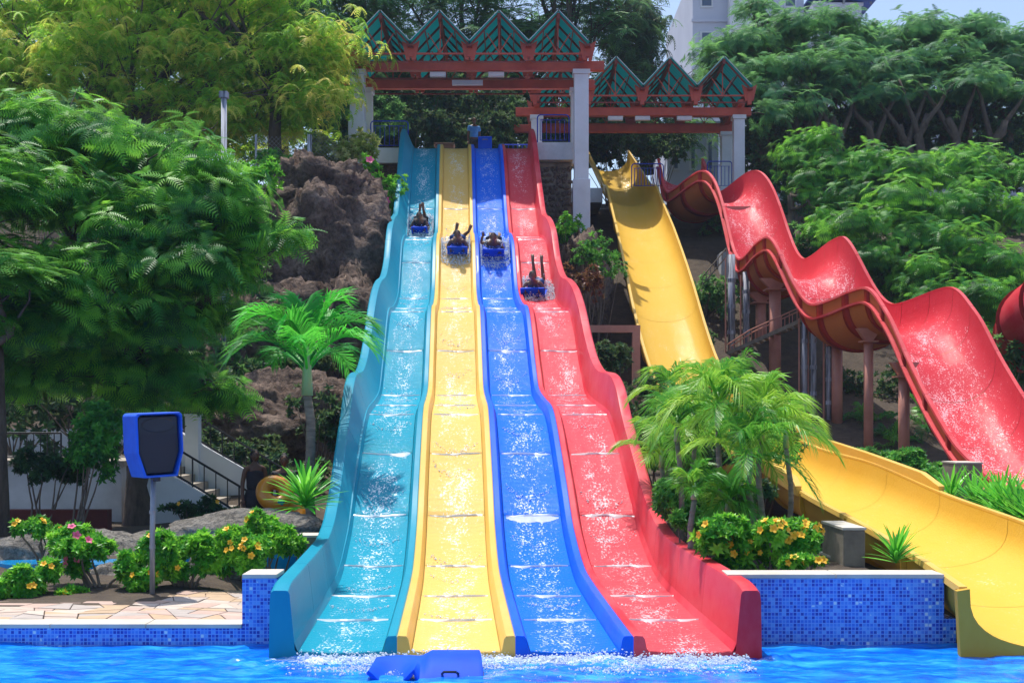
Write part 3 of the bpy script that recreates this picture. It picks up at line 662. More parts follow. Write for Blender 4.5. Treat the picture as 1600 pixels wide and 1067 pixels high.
greypipes(1308, 37.6, .2, 524, 'dark streaked grey pipe nearest the slim salmon pillar')
wk = empty('raised_walkway', (8.4, 40, 4.9)); tag(wk, 'narrow rusty walkway with a low ladder-like handrail under the red chute', 'walkway')
A = W(1137, 552, 41)-Vector((8.4, 40, 4.9)); B = W(1254, 500, 39)-Vector((8.4, 40, 4.9))
for s, nm in ((0, 'near'), (1, 'far')):
    o_ = Vector((.25*s, .7*s, 0)); MB().bar(A+o_, B+o_, .06, .12).build('side_beam', M['concrete'], wk)
    MB().tube([A+o_+Vector((0, 0, .28)), A.lerp(B, .3)+o_+Vector((0, 0, .42)), B+o_+Vector((0, 0, .42))], .022, 6).build('handrail', M['salmon'], wk)
    for k in range(10):
        p = A.lerp(B, (k+.3)/10)+o_; MB().tube([p, p+Vector((0, 0, .33+.05*min(k/3, 1.8)))], .014, 5).build('baluster', M['salmon'], wk)
for k in range(13):
    p = A.lerp(B, (k+.5)/13); MB().bar(p+Vector((0, 0, -.04)), p+Vector((.25, .7, -.04)), .14, .03).build('plank', M['concrete'], wk)
wk2 = empty('access_ladder', (7.2, 43, 7)); tag(wk2, 'slanted thin ladder rising left of the grey pipes', 'ladder')
A = W(1098, 432, 43.5)-wk2.location; B = W(1135, 388, 42.8)-wk2.location
for dz in (0, -.28): MB().tube([A+Vector((0, 0, dz)), B+Vector((0, 0, dz))], .022, 6).build('rail', M['concrete'], wk2)
for k in range(7):
    p = A.lerp(B, k/6); MB().tube([p, p+Vector((0, 0, -.28))], .014, 5).build('rung', M['concrete'], wk2)
# brown frame at left of the yellow chute
fr = empty('steel_frame', (3.2, 36, 1.5)); tag(fr, 'salmon steel portal frame between the red lane and the yellow chute', 'frame')
a = W(915, 514, 36)-fr.location; b_ = W(1000, 514, 36)-fr.location
MB().box(a.x-1.2, -.1, a.z-.1, b_.x, .1, b_.z+.1).build('beam', M['salmon'], fr)
MB().box(b_.x-.22, -.095, -1.4, b_.x-.002, .095, b_.z-.102).build('post', M['salmon'], fr)
# red tube at the far right
rt = empty('red_tube_slide', W(1668, 485, 33)); tag(rt, 'bright red closed tube slide just entering at the right edge', 'water slide')
for k in range(5):
    P = []; R_ = []
    for i in range(7):
        a = .5+(k+i/6)*.42; P.append((1.9-2.4*math.sin(a)+.8, 1.4*(k+i/6)*.9-1.0, .25-.30*(k+i/6)+.6)); R_.append(1.0)
    MB().tube(P, R_, 28, caps=(k == 0)).build('tube_section', M['redw'], rt, smooth=True)
    MB().tube([P[0], (Vector(P[0])*.93+Vector(P[1])*.07)], 1.09, 28, caps=True).build('flange', M['darkred'], rt)
MB().tube([(0.6, .2, -.4), (0.6, .2, -5)], .15, 12).build('support_post', M['salmon'], rt)
# concrete piers
def pier(name, px0, px1, py, D, dep, label):
    a = W(px0, py, D); b_ = W(px1, py, D); t = tag(empty(name, (a.x, D, 0)), label, 'pier'); g = ground(a.x, D)-.3
    MB().box(0, 0, g, b_.x-a.x, dep, a.z-.03).build('block', M['concrete'], t, bevel=.012); MB().box(-.01, -.01, a.z-.028, b_.x-a.x+.01, dep+.01, a.z).build('top_course', M['cream'], t)
pier('concrete_pier', 1318, 1352, 824, 14.6, 1.0, 'square stained concrete pier under the near rim of the yellow chute')
pier('concrete_pier', 1495, 1535, 722, 23.6, .8, 'pale concrete pier beside the red chute above the strap leaves')
pier('low_concrete_pier', 1298, 1316, 868, 15.2, .5, 'short low concrete block left of the taller pier')
pier('low_concrete_pier', 464, 497, 836, 17.0, .4, 'cream concrete pier behind the teal wall of the slide')

# ------------------------------------------------------------------ towers
def tower(x0, x1, D, DB, zt, zfloor, ng, gx0, gp, roofz, label, colw, beamx, ncolbase, leftcol=True):
    t = empty('slide_tower', ((x0+x1)/2, D, zfloor)); tag(t, label, 'tower'); O = Vector(t.location)
    def put(mb, name, mat, **k):
        mb.v = [tuple(Vector(p)-O) for p in mb.v]; return mb.build(name, mat, t, **k)
    c = colw/2
    for (x, y, zb) in ((x0, D, ncolbase[0]), (x1, D, ncolbase[1]), (x0, DB, zfloor-.4), (x1, DB, zfloor-.4)):
        mb = MB().box(x-c, y-c, zb, x+c, y+c, zt-.16); put(mb, 'column', M['white'], bevel=.012)
        put(MB().box(x-c-.05, y-c-.05, zt-.158, x+c+.05, y+c+.05, zt-.002), 'column_cap', M['white'])
        if y == D: put(MB().box(x-c-.05, y-c-.05, zb-.5, x+c+.05, y+c+.05, zb+1.6), 'column_base', M['white'], bevel=.01)
    bz0, bz1 = zt, zt+.32
    for y, e in ((D, 0), (DB, -.3)):
        put(MB().box(beamx[0]+e*1.8, y-.13, bz0, beamx[1]+e*.6, y+.13, bz1), 'beam', M['beam'], bevel=.01)
    yf, yb = D-.9, DB+1.5
    for xx in (x0+.0, x1-.0):
        put(MB().box(xx-.1, yf+.3, bz1+.002, xx+.1, yb-.2, bz1+.2), 'purlin', M['beam'])
    zv = roofz[0]; zr = roofz[1]; half = gp/2
    for g in range(ng+1):
        xv = gx0+g*gp
        for y in (yf+.25, (yf+yb)/2, yb-.25):
            put(MB().bar((xv, y, bz1-.02), (xv, y, zv-.02), .16, .16), 'valley_post', M['beam'])
            for s in (-1, 1):
                if (g == 0 and s < 0) or (g == ng and s > 0): pass
                mb = MB(); mb.loft([[(xv+s*.03, y-.05, zv-.5), (xv+s*.16, y-.05, zv-.5), (xv+s*.16, y+.05, zv-.5), (xv+s*.03, y+.05, zv-.5)], [(xv+s*.05, y-.05, zv+.0), (xv+s*.30, y-.05, zv+.16), (xv+s*.30, y+.05, zv+.16), (xv+s*.05, y+.05, zv)]]); put(mb, 'bracket', M['beam'])
        put(MB().box(xv-.09, yf-.05, zv-.10, xv+.09, yb, zv-.02), 'gutter', M['rafter'])
    for g in range(ng):
        xa = gx0+g*gp; xm = xa+half; xb = xa+gp
        put(MB().box(xm-.06, yf-.12, zr-.22, xm+.06, yb+.05, zr-.02), 'ridge_board', M['rafter'])
        for y in (yf+.25, (yf+yb)/2, yb-.25):
            put(MB().bar((xa+.1, y, zv-.28), (xb-.1, y, zv-.28), .05, .06), 'tie_bar', M['beam'])
            put(MB().bar((xm, y, zv-.28), (xm, y, zr-.2), .035, .04), 'king_post', M['beam'])
            for s in (-1, 1): put(MB().bar((xm, y, zv-.26), (xm+s*half*.42, y, zv+.30*(zr-zv)/1.0+.12), .03, .035), 'strut', M['beam'])
            put(MB().bar((xa+.1, y+.02, zv-.55), (xb-.1, y+.02, zv-.55), .04, .05), 'lower_tie', M['rafter'])
        for s in (-1, 1):
            # corrugated sheet with real thickness
            n = 36; V = []; F = []
            e = Vector((s*(half+.02), 0, zv-.02-zr)); nrm = Vector((-e.z*s, 0, abs(e.x))).normalized(); 
            if s < 0: nrm = Vector((e.z, 0, half)).normalized()
            else: nrm = Vector((-e.z, 0, half)).normalized()
            for j in range(n+1):
                y = yf-.2+(yb-yf+.3)*j/n; h = .02*math.cos(j*PI)
                for tt in (0, 1):
                    p = Vector((xm, y, zr))+e*tt+nrm*(h+.03); V.append(p)
            F = [(2*j, 2*j+1, 2*j+3, 2*j+2) for j in range(n)]
            if s > 0: F = [f[::-1] for f in F]
            mb = MB(); mb.add(V, F); o = put(mb, 'roof_panel', M['roof']); md = o.modifiers.new('thick', 'SOLIDIFY'); md.thickness = .006
            for k in range(5):
                y = yf+(yb-yf)*k/4; p = Vector((xm+s*.05, y, zr-.06)); q = Vector((xm+s*(half-.05), y, zv-.02))
                mb = MB().bar(p, q, .045, .07); mb.v = [tuple(Vector(v_)-O) for v_ in mb.v]; mb.build('rafter', M['rafter'], o)
            put(MB().bar((xm+s*.02, yf-.22, zr+.045), (xm+s*half, yf-.22, zv+.045), .02, .018), 'edge_trim', M['white'])
            for kk in (.5,):
                p = Vector((xm, 0, zr-.1))+Vector((s*half*kk, 0, (zv-zr)*kk)); put(MB().box(p.x-.02, yf, p.z-.02, p.x+.02, yb, p.z+.01), 'batten', M['rafter'])
    return t, put
FZ = 12.02
T1, put1 = tower(-5.40, 2.42, 44.8, 47.25, 14.42, FZ, 4, -5.52, 2.03, (15.12, 16.15), 'front slide tower with four teal gables over white columns above the racing lanes', .50, (-5.75, 3.22), (11.0, 9.0))
put1(MB().box(-5.3, 46.1, FZ-.55, -3.95, 50.5, FZ), 'floor_slab', M['white'], bevel=.01)
put1(MB().box(.85, 45.2, FZ-.62, 2.16, 50.5, FZ), 'floor_slab', M['whitegrime'], bevel=.01)
put1(MB().box(-3.9, 47.62, FZ-.6, .8, 50.5, FZ-.08), 'floor_slab', M['whitegrime'])
for (xx, y, ww) in ((-1.6, 46.0, 1.1), (-2.6, 44.9, .55), (-.55, 44.9, .55)):
    put1(MB().box(xx-ww/2, y-.1, 14.25, xx+ww/2, y+.1, 14.40), 'light_fitting', M['white'])
T2, put2 = tower(1.0, 9.2, 52, 55, 14.56, 11.7, 4, .92, 2.15, (15.50, 16.62), 'rear slide tower with teal gables, set back to the right behind the front one', .44, (.15, 9.7), (11.0, 8.5))
for xa, xb in ((.8, 3.7), (5.98, 6.02), (8.15, 9.4)): put2(MB().box(xa, 52.3, 11.1, xb, 57.4, 11.7), 'floor_slab', M['whitegrime'], bevel=.008)
put2(MB().box(.8, 57.41, 11.1, 9.4, 60, 11.7), 'floor_slab', M['whitegrime'], bevel=.01)
put2(MB().box(.9, 52.6, 6, 9.3, 52.9, 9.9), 'rear_wall', M['whitegrime'])
for xx in (4.2, 5.3, 7.0): put2(MB().box(xx-.3, 51.9, 14.38, xx+.3, 52.1, 14.54), 'light_fitting', M['white'])
# fieldstone wall below the front tower's right slab
rs = empty('fieldstone_wall', (1.5, 45.6, 8.4)); tag(rs, 'rough brown fieldstone wall under the right end of the front tower', 'wall')
MB().box(-.75, 0, -2, .62, .6, 2.98).build('wall_core', M['concrete'], rs)
for j in range(15):
    for i in range(7):
        x = -.66+i*.2+(.1 if j % 2 else 0)+random.uniform(-.03, .03); z = -.15+j*.205+random.uniform(-.03, .03)
        if x > .58 or z > 2.9: continue
        MB().blob((x, -.01, z), (random.uniform(.085, .12), random.uniform(.05, .08), random.uniform(.075, .115)), 7, 5, dent=.5, seed=random.random()*50).build('stone', M['fieldstone'], rs, smooth=True)
rs2 = empty('render_wall', (-4.6, 46.3, 9)); tag(rs2, 'dark shaded retaining wall under the left end of the front tower', 'wall')
MB().box(-.7, 0, -1, .7, .4, 2.46).build('wall_core', M['rock'], rs2)

def railing(name, a, b_, h, label, mat, n, grp=None, r=.022, rbar=.012, loop=True, leg=True):
    a = Vector(a); b_ = Vector(b_); t = empty(name, a); tag(t, label, 'railing', grp); d = b_-a; L_ = d.length; e = d/L_
    H = Vector((0, 0, h))
    if loop:
        c = .12; P = [e*0+H*.02, H*(1-c/h)]
        for k in range(1, 5): q = k/4*PI/2; P.append(e*(c*(1-math.cos(q)))+Vector((0, 0, h-c+c*math.sin(q))))
        for k in range(0, 5): q = k/4*PI/2; P.append(d-e*(c*(1-math.sin(q)))+Vector((0, 0, h-c+c*math.cos(q))))
        P += [d+H*.02]; MB().tube(P, r, 8).build('frame_tube', M[mat], t, smooth=True)
        MB().tube([e*.10+H*.10, e*.10+H*.82, d-e*.10+H*.82, d-e*.10+H*.10, e*.10+H*.10], r*.7, 6).build('inner_frame', M[mat], t, smooth=True)
        lo, hi = .10, .82
    else:
        MB().tube([H, d+H], r, 8).build('top_rail', M[mat], t); MB().tube([H*.1, d+H*.1], r*.8, 8).build('bottom_rail', M[mat], t); lo, hi = .1, 1
        for q in (0, 1): MB().tube([d*q, d*q+H], r, 8).build('post', M[mat], t)
    proto = None
    for k in range(n):
        q = (k+1)/(n+1); p = d*q
        if proto is None: proto = MB().tube([H*lo, H*hi], rbar, 6).build('baluster', M[mat], t); proto.location = p
        else: dupobj(proto, t, p)
    return t
railing('blue_railing', (-5.1, 46.2, FZ), (-3.75, 46.2, FZ), .98, 'blue tube railing left of the teal lane on the front tower', 'bluepaint', 7, 'blue tower railings')
railing('blue_railing', (.90, 45.35, FZ), (2.02, 45.35, FZ), 1.0, 'blue tube railing right of the red lane on the front tower', 'bluepaint', 6, 'blue tower railings')
railing('blue_railing', (4.9, 52.4, 11.7), (6.2, 52.4, 11.7), 1.0, 'blue railing between yellow and red chute tops on the rear tower', 'bluepaint', 9, 'blue tower railings')
railing('blue_railing', (8.0, 52.4, 11.7), (9.0, 52.4, 11.7), 1.1, 'blue railing beside the right column of the rear tower', 'bluepaint', 6, 'blue tower railings')
railing('blue_railing', (-.5, 50.0, FZ-.1), (2.2, 50.0, FZ-.1), 1.05, 'long blue rail at the back of the front tower', 'bluepaint', 14, 'blue tower railings', loop=False)
MB()
# wicker bin and standing mats at the top
t = tag(empty('wicker_hamper', (-2.55, 48.4, FZ-.08)), 'brown wicker hamper on the tower floor above the yellow lane', 'basket')
mb = MB().loft([[(-.30, -.2, .25), (.30, -.2, .25), (.30, .2, .25), (-.30, .2, .25)], [(-.36, -.25, .62), (.36, -.25, .62), (.36, .25, .62), (-.36, .25, .62)]]); mb.build('body', M['wicker'], t, bevel=.02)
MB().box(-.39, -.28, .622, .39, .28, .70).build('lid', M['wicker'], t, bevel=.015)
for sx in (-.27, .27):
    for sy in (-.16, .16): MB().box(sx-.03, sy-.03, 0, sx+.03, sy+.03, .248).build('leg', M['wicker'], t)

# ------------------------------------------------------------------ people and mats
def skin_body(name, J, E, mat, parent, root=0, sub=2):
    me = bpy.data.meshes.new(name+'_sk'); me.from_pydata([j[0] for j in J], E, []); ob = bpy.data.objects.new(name+'_sk', me); COL.objects.link(ob)
    sk = ob.modifiers.new('s', 'SKIN'); sk.use_smooth_shade = True
    for i, d in enumerate(me.skin_vertices[0].data): d.radius = (J[i][1], J[i][2] if len(J[i]) > 2 else J[i][1]); d.use_root = (i == root)
    ss = ob.modifiers.new('ss', 'SUBSURF'); ss.levels = sub; ss.render_levels = sub
    dg = bpy.context.evaluated_depsgraph_get(); m2 = bpy.data.meshes.new_from_object(ob.evaluated_get(dg)); m2.name = name
    bpy.data.objects.remove(ob); m2.materials.clear(); m2.materials.append(mat)
    o = bpy.data.objects.new(name, m2); COL.objects.link(o); o.parent = parent; m2.shade_smooth(); return o
def add_to(o, mb):
    bm = bmesh.new(); bm.from_mesh(o.data); vs = [bm.verts.new(v) for v in mb.v]
    for f in mb.f:
        try: q = bm.faces.new([vs[i] for i in f]); q.smooth = True
        except ValueError: pass
    bm.to_mesh(o.data); bm.free()
def head(o, parent, c, R=None, s=1.0, hair='short'):
    """c centre of the head; face looks along -Y of R."""
    R = R or Matrix.Identity(3); c = Vector(c)
    def tr(mb, k0=0):
        for i in range(k0, len(mb.v)): mb.v[i] = tuple(c+R @ (Vector(mb.v[i])*s))
        return mb
    mb = MB(); n0 = 0
    vs = []; nu, nv = 18, 14
    for i in range(nv+1):
        th = PI*i/nv
        for j in range(nu):
            a = 2*PI*j/nu; x = math.sin(th)*math.cos(a); y = math.sin(th)*math.sin(a); z = math.cos(th)
            w_ = 1-.28*max(-z, 0)**1.3; px, py, pz = x*.075*w_, y*.092*(1-.12*max(-z, 0)), z*.115
            f = max(-y, 0)
            py -= .018*math.exp(-((x)/.22)**2-((z+.12)/.16)**2)*(y < 0)       # nose
            py += .010*(math.exp(-((abs(x)-.36)/.16)**2-((z-.10)/.12)**2))*(y < 0)     # eye sockets
            py -= .007*math.exp(-(x/.3)**2-((z+.42)/.10)**2)*(y < 0)          # lips
            py -= .008*math.exp(-(x/.35)**2-((z+.80)/.14)**2)*(y < 0)         # chin
            vs.append((px, py, pz))
    mb.add(vs, [(i*nu+j, (i+1)*nu+j, (i+1)*nu+(j+1) % nu, i*nu+(j+1) % nu) for i in range(nv) for j in range(nu)])
    for sx in (-1, 1): mb.blob((sx*.076, .006, -.01), (.012, .022, .032), 8, 6)
    add_to(o, tr(mb))
    e = MB()
    for sx in (-1, 1): e.blob((sx*.028, -.078, .012), (.012, .008, .007), 8, 6)
    tr(e).build('eyes', M['hair'], parent, smooth=True)
    h = MB(); h.blob((0, .014, .020), (.085, .094, .108), 16, 12)
    h.v = [(x, y+max(0, (-.035-y))*.55 if z < .055 else y, z if not (y < -.02 and z < .055) else .055+(z-.055)*.2) for x, y, z in h.v]
    if hair == 'long': h.blob((0, .06, -.04), (.08, .055, .13), 12, 8)
    if hair == 'bun': h.blob((0, .05, .11), (.05, .05, .045), 10, 7)
    tr(h).build('hair', M['hair'], parent, smooth=True)
def hand_bits(mb, c, d, up, s=1.0):
    """palm with four unequal fingers and a thumb at c pointing along d."""
    c = Vector(c); d = Vector(d).normalized(); r = d.cross(Vector(up)).normalized(); u = r.cross(d)
    mb.loft([[c+r*a*.6-u*.012, c+r*a*.6+u*.012] if False else [c-r*.03*k-u*.012, c+r*.03*k-u*.012, c+r*.03*k+u*.012, c-r*.03*k+u*.012] for k in (1,)]+[[c+d*.08-r*.04-u*.01, c+d*.08+r*.04-u*.01, c+d*.08+r*.04+u*.01, c+d*.08-r*.04+u*.01]])
    for i, L_ in enumerate((.062, .074, .07, .055)):
        b = c+d*.076+r*(-.03+.02*i); mb.tube([b, b+d*L_*.55-u*.004, b+d*L_*.95-u*.02], [.009, .0085, .006], 6)
    b = c+d*.02-r*.034; mb.tube([b, b+d*.03-r*.025, b+d*.055-r*.032-u*.01], [.011, .009, .007], 6)
def foot_bits(mb, c, d, up):
    c = Vector(c); d = Vector(d).normalized(); r = d.cross(Vector(up)).normalized(); u = r.cross(d)
    R_ = []
    for t, w_, h in ((-.06, .030, .035), (0, .036, .045), (.08, .042, .030), (.14, .046, .018), (.17, .038, .012)):
        p = c+d*t; R_.append([p-r*w_-u*h*.4, p+r*w_-u*h*.4, p+r*w_*.8+u*h, p-r*w_*.8+u*h])
    mb.loft(R_)
    for i in range(5): b = c+d*.165+r*(-.034+.017*i); mb.tube([b, b+d*(.03-.003*i)], [.009, .007], 6)
def mat_obj(loc, ang, label, wd=.56, ln=1.05, curl=.26, rz=0):
    t = empty('slide_mat', loc); t.rotation_euler = (ang, 0, rz); tag(t, label, 'slide mat', 'blue foam slide mats on the racing lanes')
    prof = [(-.30, .05+curl), (-.27, .02+curl*.8), (-.20, .06), (-.10, .02), (.1, .0), (ln-.3, .0)]
    up = []; 
    for i, (y, z) in enumerate(prof):
        q = prof[min(i+1, len(prof)-1)]; p = prof[max(i-1, 0)]; d = Vector((0, q[0]-p[0], q[1]-p[1])).normalized(); nr = Vector((0, -d.z, d.y))
        a = Vector((0, y, z)); up.append((a+nr*.022, a-nr*.022))
    rings = []
    for a, b in up:
        w_ = wd/2; rings.append([(-w_, b.y, b.z), (w_, b.y, b.z), (w_, a.y, a.z), (-w_, a.y, a.z)])
    MB().loft(rings).build('pad', M['matblue'], t, bevel=.014)
    for sx in (-1, 1): MB().tube([(sx*wd*.36, -.27, curl*.55+.0), (sx*wd*.36, -.31, curl*.7), (sx*wd*.20, -.31, curl*.7), (sx*wd*.20, -.27, curl*.55)], .009, 6).build('handle', M['plasticblk'], t, smooth=True)
    return t
def rider(u, v, label, top, feet, hairk='short', shorts='navy', arm_up=False, yaw=0, matlabel='', wd=.56, showmat=True, head_t=0, lean=0):
    z = fl(v)+.05; sl_ = math.atan2(fl(v+.6)-fl(v-.2), .8); loc = (XC(v)+u, v, z)
    if showmat: mat_obj(loc, sl_, matlabel, wd, rz=yaw)
    t = empty('person', loc); t.rotation_euler = (sl_, 0, yaw); tag(t, label, 'person')
    # joints: prone, chest propped on the mat, head up
    J = [((0, .62, .14), .15, .11), ((0, .42, .15), .13, .10), ((0, .22, .22), .16, .11), ((0, .06, .33), .13, .09), ((0, -.03, .42), .055), ((0, -.07, .48), .05),
         ((-.18, .06, .31), .058), ((-.27, .0, .16), .046), ((-.20, -.18, .12), .036), ((-.17, -.22, .15), .028),
         ((.18, .06, .31), .058), ((.27, .0, .16), .046), ((.20, -.18, .12), .036), ((.17, -.22, .15), .028)]
    E = [(0, 1), (1, 2), (2, 3), (3, 4), (4, 5), (3, 6), (6, 7), (7, 8), (8, 9), (3, 10), (10, 11), (11, 12), (12, 13)]
    if arm_up: J[7] = ((-.33, .10, .30), .045); J[8] = ((-.30, -.02, .50), .036); J[9] = ((-.27, -.04, .56), .028)
    hands = [(J[9][0], (0, 0, 1) if arm_up else (0, -.6, .5)), (J[13][0], (0, -.6, .5))]
    fts = []
    for sx, (kx, ky, kz, ax, ay, az) in zip((-1, 1), feet):
        n = len(J); J += [((sx*.09, .66, .13), .10), ((sx*.10+kx*.5, .86, .11), .075), ((sx*.10+kx, ky, kz), .058), ((sx*.10+(kx+ax)/2, (ky+ay)/2, (kz+az)/2), .05), ((sx*.10+ax, ay, az), .034)]
        E += [(0, n), (n, n+1), (n+1, n+2), (n+2, n+3), (n+3, n+4)]
        d = Vector((sx*.10+ax, ay, az))-Vector((sx*.10+kx, ky, kz)); fts.append((J[-1][0], d))
    body = skin_body('body', J, E, M['skin'], t)
    mb = MB()
    for c, d in hands: hand_bits(mb, c, d, (1, 0, 0) if not arm_up else (0, 1, 0))
    for c, d in fts: foot_bits(mb, Vector(c), (Vector(d).normalized()*.5+Vector((0, .5, .3))), (0, -1, .2))
    add_to(body, mb)
    t.scale = (1.04,)*3
    head(body, t, (0, -.12, .56), Matrix.Rotation(-sl_*.9+.15, 3, 'X') @ Matrix.Rotation(head_t, 3, 'Z'), 1.05, hairk)
    if top:
        Jt = [((p[0][0], p[0][1], p[0][2]), *(r*1.42 for r in p[1:])) for p in (J[1], J[2], J[3])]; Et = [(0, 1), (1, 2)]
        Jt += [(J[6][0], .085), (J[10][0], .085)]; Et += [(2, 3), (2, 4)]
        if top == 'pattern': Jt += [((-.235, .03, .22), .085), ((.235, .03, .22), .085)]; Et += [(3, 5), (4, 6)]
        skin_body('top', Jt, Et, M[top], t)
    Js = [((0, .60, .14), .165, .125)]+[((sx*.09, .67, .13), .115) for sx in (-1, 1)]+[((sx*.10+feet[i][0]*.4, .84, .11), .095) for i, sx in enumerate((-1, 1))]
    skin_body('shorts', Js, [(0, 1), (0, 2), (1, 3), (2, 4)], M[shorts], t)
    # white water thrown up around the rider
    n = 2000; a = RNG.uniform(0, 2*PI, n); rr = RNG.uniform(.85, 1.7, n); P = []
    for i in range(n):
        x = math.cos(a[i])*.44*rr[i]; y = math.sin(a[i])*.48*rr[i]+.28; vv = v+y
        uu = min(max(u+x, math.floor((u)/1.1)*1.1+.16), math.floor(u/1.1)*1.1+.94)
        P.append((XC(vv)+uu, vv, fl(vv)+.02+abs(RNG.normal())*.13*max(.15, 1.2-abs(rr[i]-1)*1.5)))
    foam('splash_foam', P, .009, .034, 'white spray thrown up around the '+label.split(' on ')[0].replace('person ', 'rider '), 'water foam')
    return t
up_ft = [(-.02, 1.06, .10, .0, 1.04, .48), (.02, 1.08, .12, .02, 1.12, .50)]
rider(-1.66, 39.9, 'rider in black top lying on a mat on the teal lane with feet crossed behind', 'blackcloth', [(.0, .93, .12, .06, .78, .40), (.0, .93, .12, -.04, .80, .43)], 'short', 'blackcloth', matlabel='blue mat under the rider on the teal lane', wd=.50)
rider(-.50, 35.7, 'bare-shouldered rider with head low on a mat on the yellow lane', None, [(-.02, .92, .10, .06, .80, .34), (.05, .92, .10, .20, .84, .28)], 'short', 'navy', matlabel='blue mat under the rider on the yellow lane', wd=.56, yaw=.03)
rider(.50, 35.6, 'rider in patterned black and white top with one arm raised on the blue lane', 'pattern', [(.0, .92, .06, .0, 1.12, .03), (.02, .92, .06, .04, 1.12, .03)], 'short', 'blackcloth', arm_up=True, matlabel='blue mat half sunk in spray under the rider on the blue lane', wd=.60)
rider(1.50, 33.6, 'bare-chested rider in blue shorts with both feet kicked up high on the red lane', None, [(.05, .98, .12, .0, 1.02, .62), (.06, 1.02, .14, .03, 1.0, .60)], 'short', 'navy', matlabel='blue mat under the rider on the red lane', wd=.64, yaw=-.12, head_t=.3)
def stand(loc, label, shirt, h=1.7, hairk='short', legs=True, skirt=False, rz=0, arms='down', parts=()):
    t = empty('person', loc, rz); tag(t, label, 'person'); k = h/1.75
    q = lambda x, y, z: (x*k, y*k, z*k)
    J = [(q(0, 0, .94), .15*k, .105*k), (q(0, 0, 1.12), .125*k, .095*k), (q(0, 0, 1.30), .155*k, .10*k), (q(0, 0, 1.43), .10*k, .075*k), (q(0, -.005, 1.50), .052*k), (q(0, -.01, 1.56), .048*k)]
    E = [(i, i+1) for i in range(5)]; hd = []
    for sx in (-1, 1):
        n = len(J); J += [(q(sx*.18, 0, 1.40), .058*k), (q(sx*.235, .01, 1.13), .044*k)]
        if arms == 'down' or sx < 0: J += [(q(sx*.255, -.05, .88), .034*k), (q(sx*.25, -.08, .80), .027*k)]; hd.append((J[-1][0], (0, -.15, -1)))
        else: J += [(q(sx*.25, -.22, 1.06), .034*k), (q(sx*.24, -.30, 1.05), .027*k)]; hd.append((J[-1][0], (0, -1, 0)))
        E += [(3, n), (n, n+1), (n+1, n+2), (n+2, n+3)]
    for sx in (-1, 1):
        n = len(J); J += [(q(sx*.09, 0, .86), .098*k), (q(sx*.10, -.01, .50), .062*k), (q(sx*.10, .01, .30), .052*k), (q(sx*.10, .02, .09), .036*k)]; E += [(0, n), (n, n+1), (n+1, n+2), (n+2, n+3)]
    b = skin_body('body', J, E, M['skin'], t); mb = MB()
    for c, d in hd: hand_bits(mb, c, d, (0, 1, 0))
    for sx in (-1, 1): foot_bits(mb, q(sx*.10, -.02, .035), (sx*.15, -1, 0), (0, 0, 1))
    add_to(b, mb); head(b, t, q(0, -.02, 1.64), None, k, hairk)
    Jt = [(J[i][0], *(r*1.3 for r in J[i][1:])) for i in (0, 1, 2)]+[(q(0, 0, 1.40), .14*k, .11*k)]; Et = [(0, 1), (1, 2), (2, 3)]
    if not skirt: Jt += [(q(-.18, 0, 1.39), .085*k), (q(.18, 0, 1.39), .085*k), (q(-.225, .01, 1.22), .075*k), (q(.225, .01, 1.22), .075*k)]; Et += [(3, 4), (3, 5), (4, 6), (5, 7)]
    skin_body('dress' if skirt else 'shirt', Jt, Et, M[shirt], t)
    if skirt:
        rings = []
        for z, rx_, ry_ in ((1.0, .17, .12), (.88, .20, .15), (.74, .22, .17), (.62, .235, .18)):
            rings.append([q(math.cos(a)*rx_, math.sin(a)*ry_, z) for a in np.linspace(0, 2*PI, 17)[:-1]])
        MB().loft(rings).build('skirt', M[shirt], t, smooth=True)
    else: skin_body('trousers', [(q(0, 0, .92), .165*k, .12*k)]+[(q(sx*.09, 0, .84), .11*k) for sx in (-1, 1)]+[(q(sx*.10, -.01, .52), .08*k) for sx in (-1, 1)]+[(q(sx*.10, .01, .14), .06*k) for sx in (-1, 1)], [(0, 1), (0, 2), (1, 3), (2, 4), (3, 5), (4, 6)], M['blackcloth'], t)
    return t
stand((-1.44, 48.6, FZ-.06), 'attendant in a light blue shirt standing at the top above the blue lane', 'ltblue', 1.72, rz=.35)
t = tag(empty('standing_mat', (-1.02, 48.3, FZ-.06)), 'blue mat held upright beside the attendant at the top', 'slide mat')
MB().box(-.26, -.03, .02, .26, .03, .95).build('pad', M['matblue'], t, bevel=.02); MB().tube([(-.1, -.03, .8), (-.1, -.07, .82), (.1, -.07, .82), (.1, -.03, .8)], .01, 6).build('handle', M['plasticblk'], t)
stand(W(398, 0, 22.6).xy.to_3d()+Vector((0, 0, .06)), 'woman in a short black dress at the foot of the steps', 'blackcloth', 1.62, 'long', skirt=True, rz=.5)
stand(W(444, 0, 22.4).xy.to_3d()+Vector((0, 0, .0)), 'person carrying the orange ring behind the spiky plant', 'blackcloth', 1.6, 'bun', rz=.2, arms='fwd')
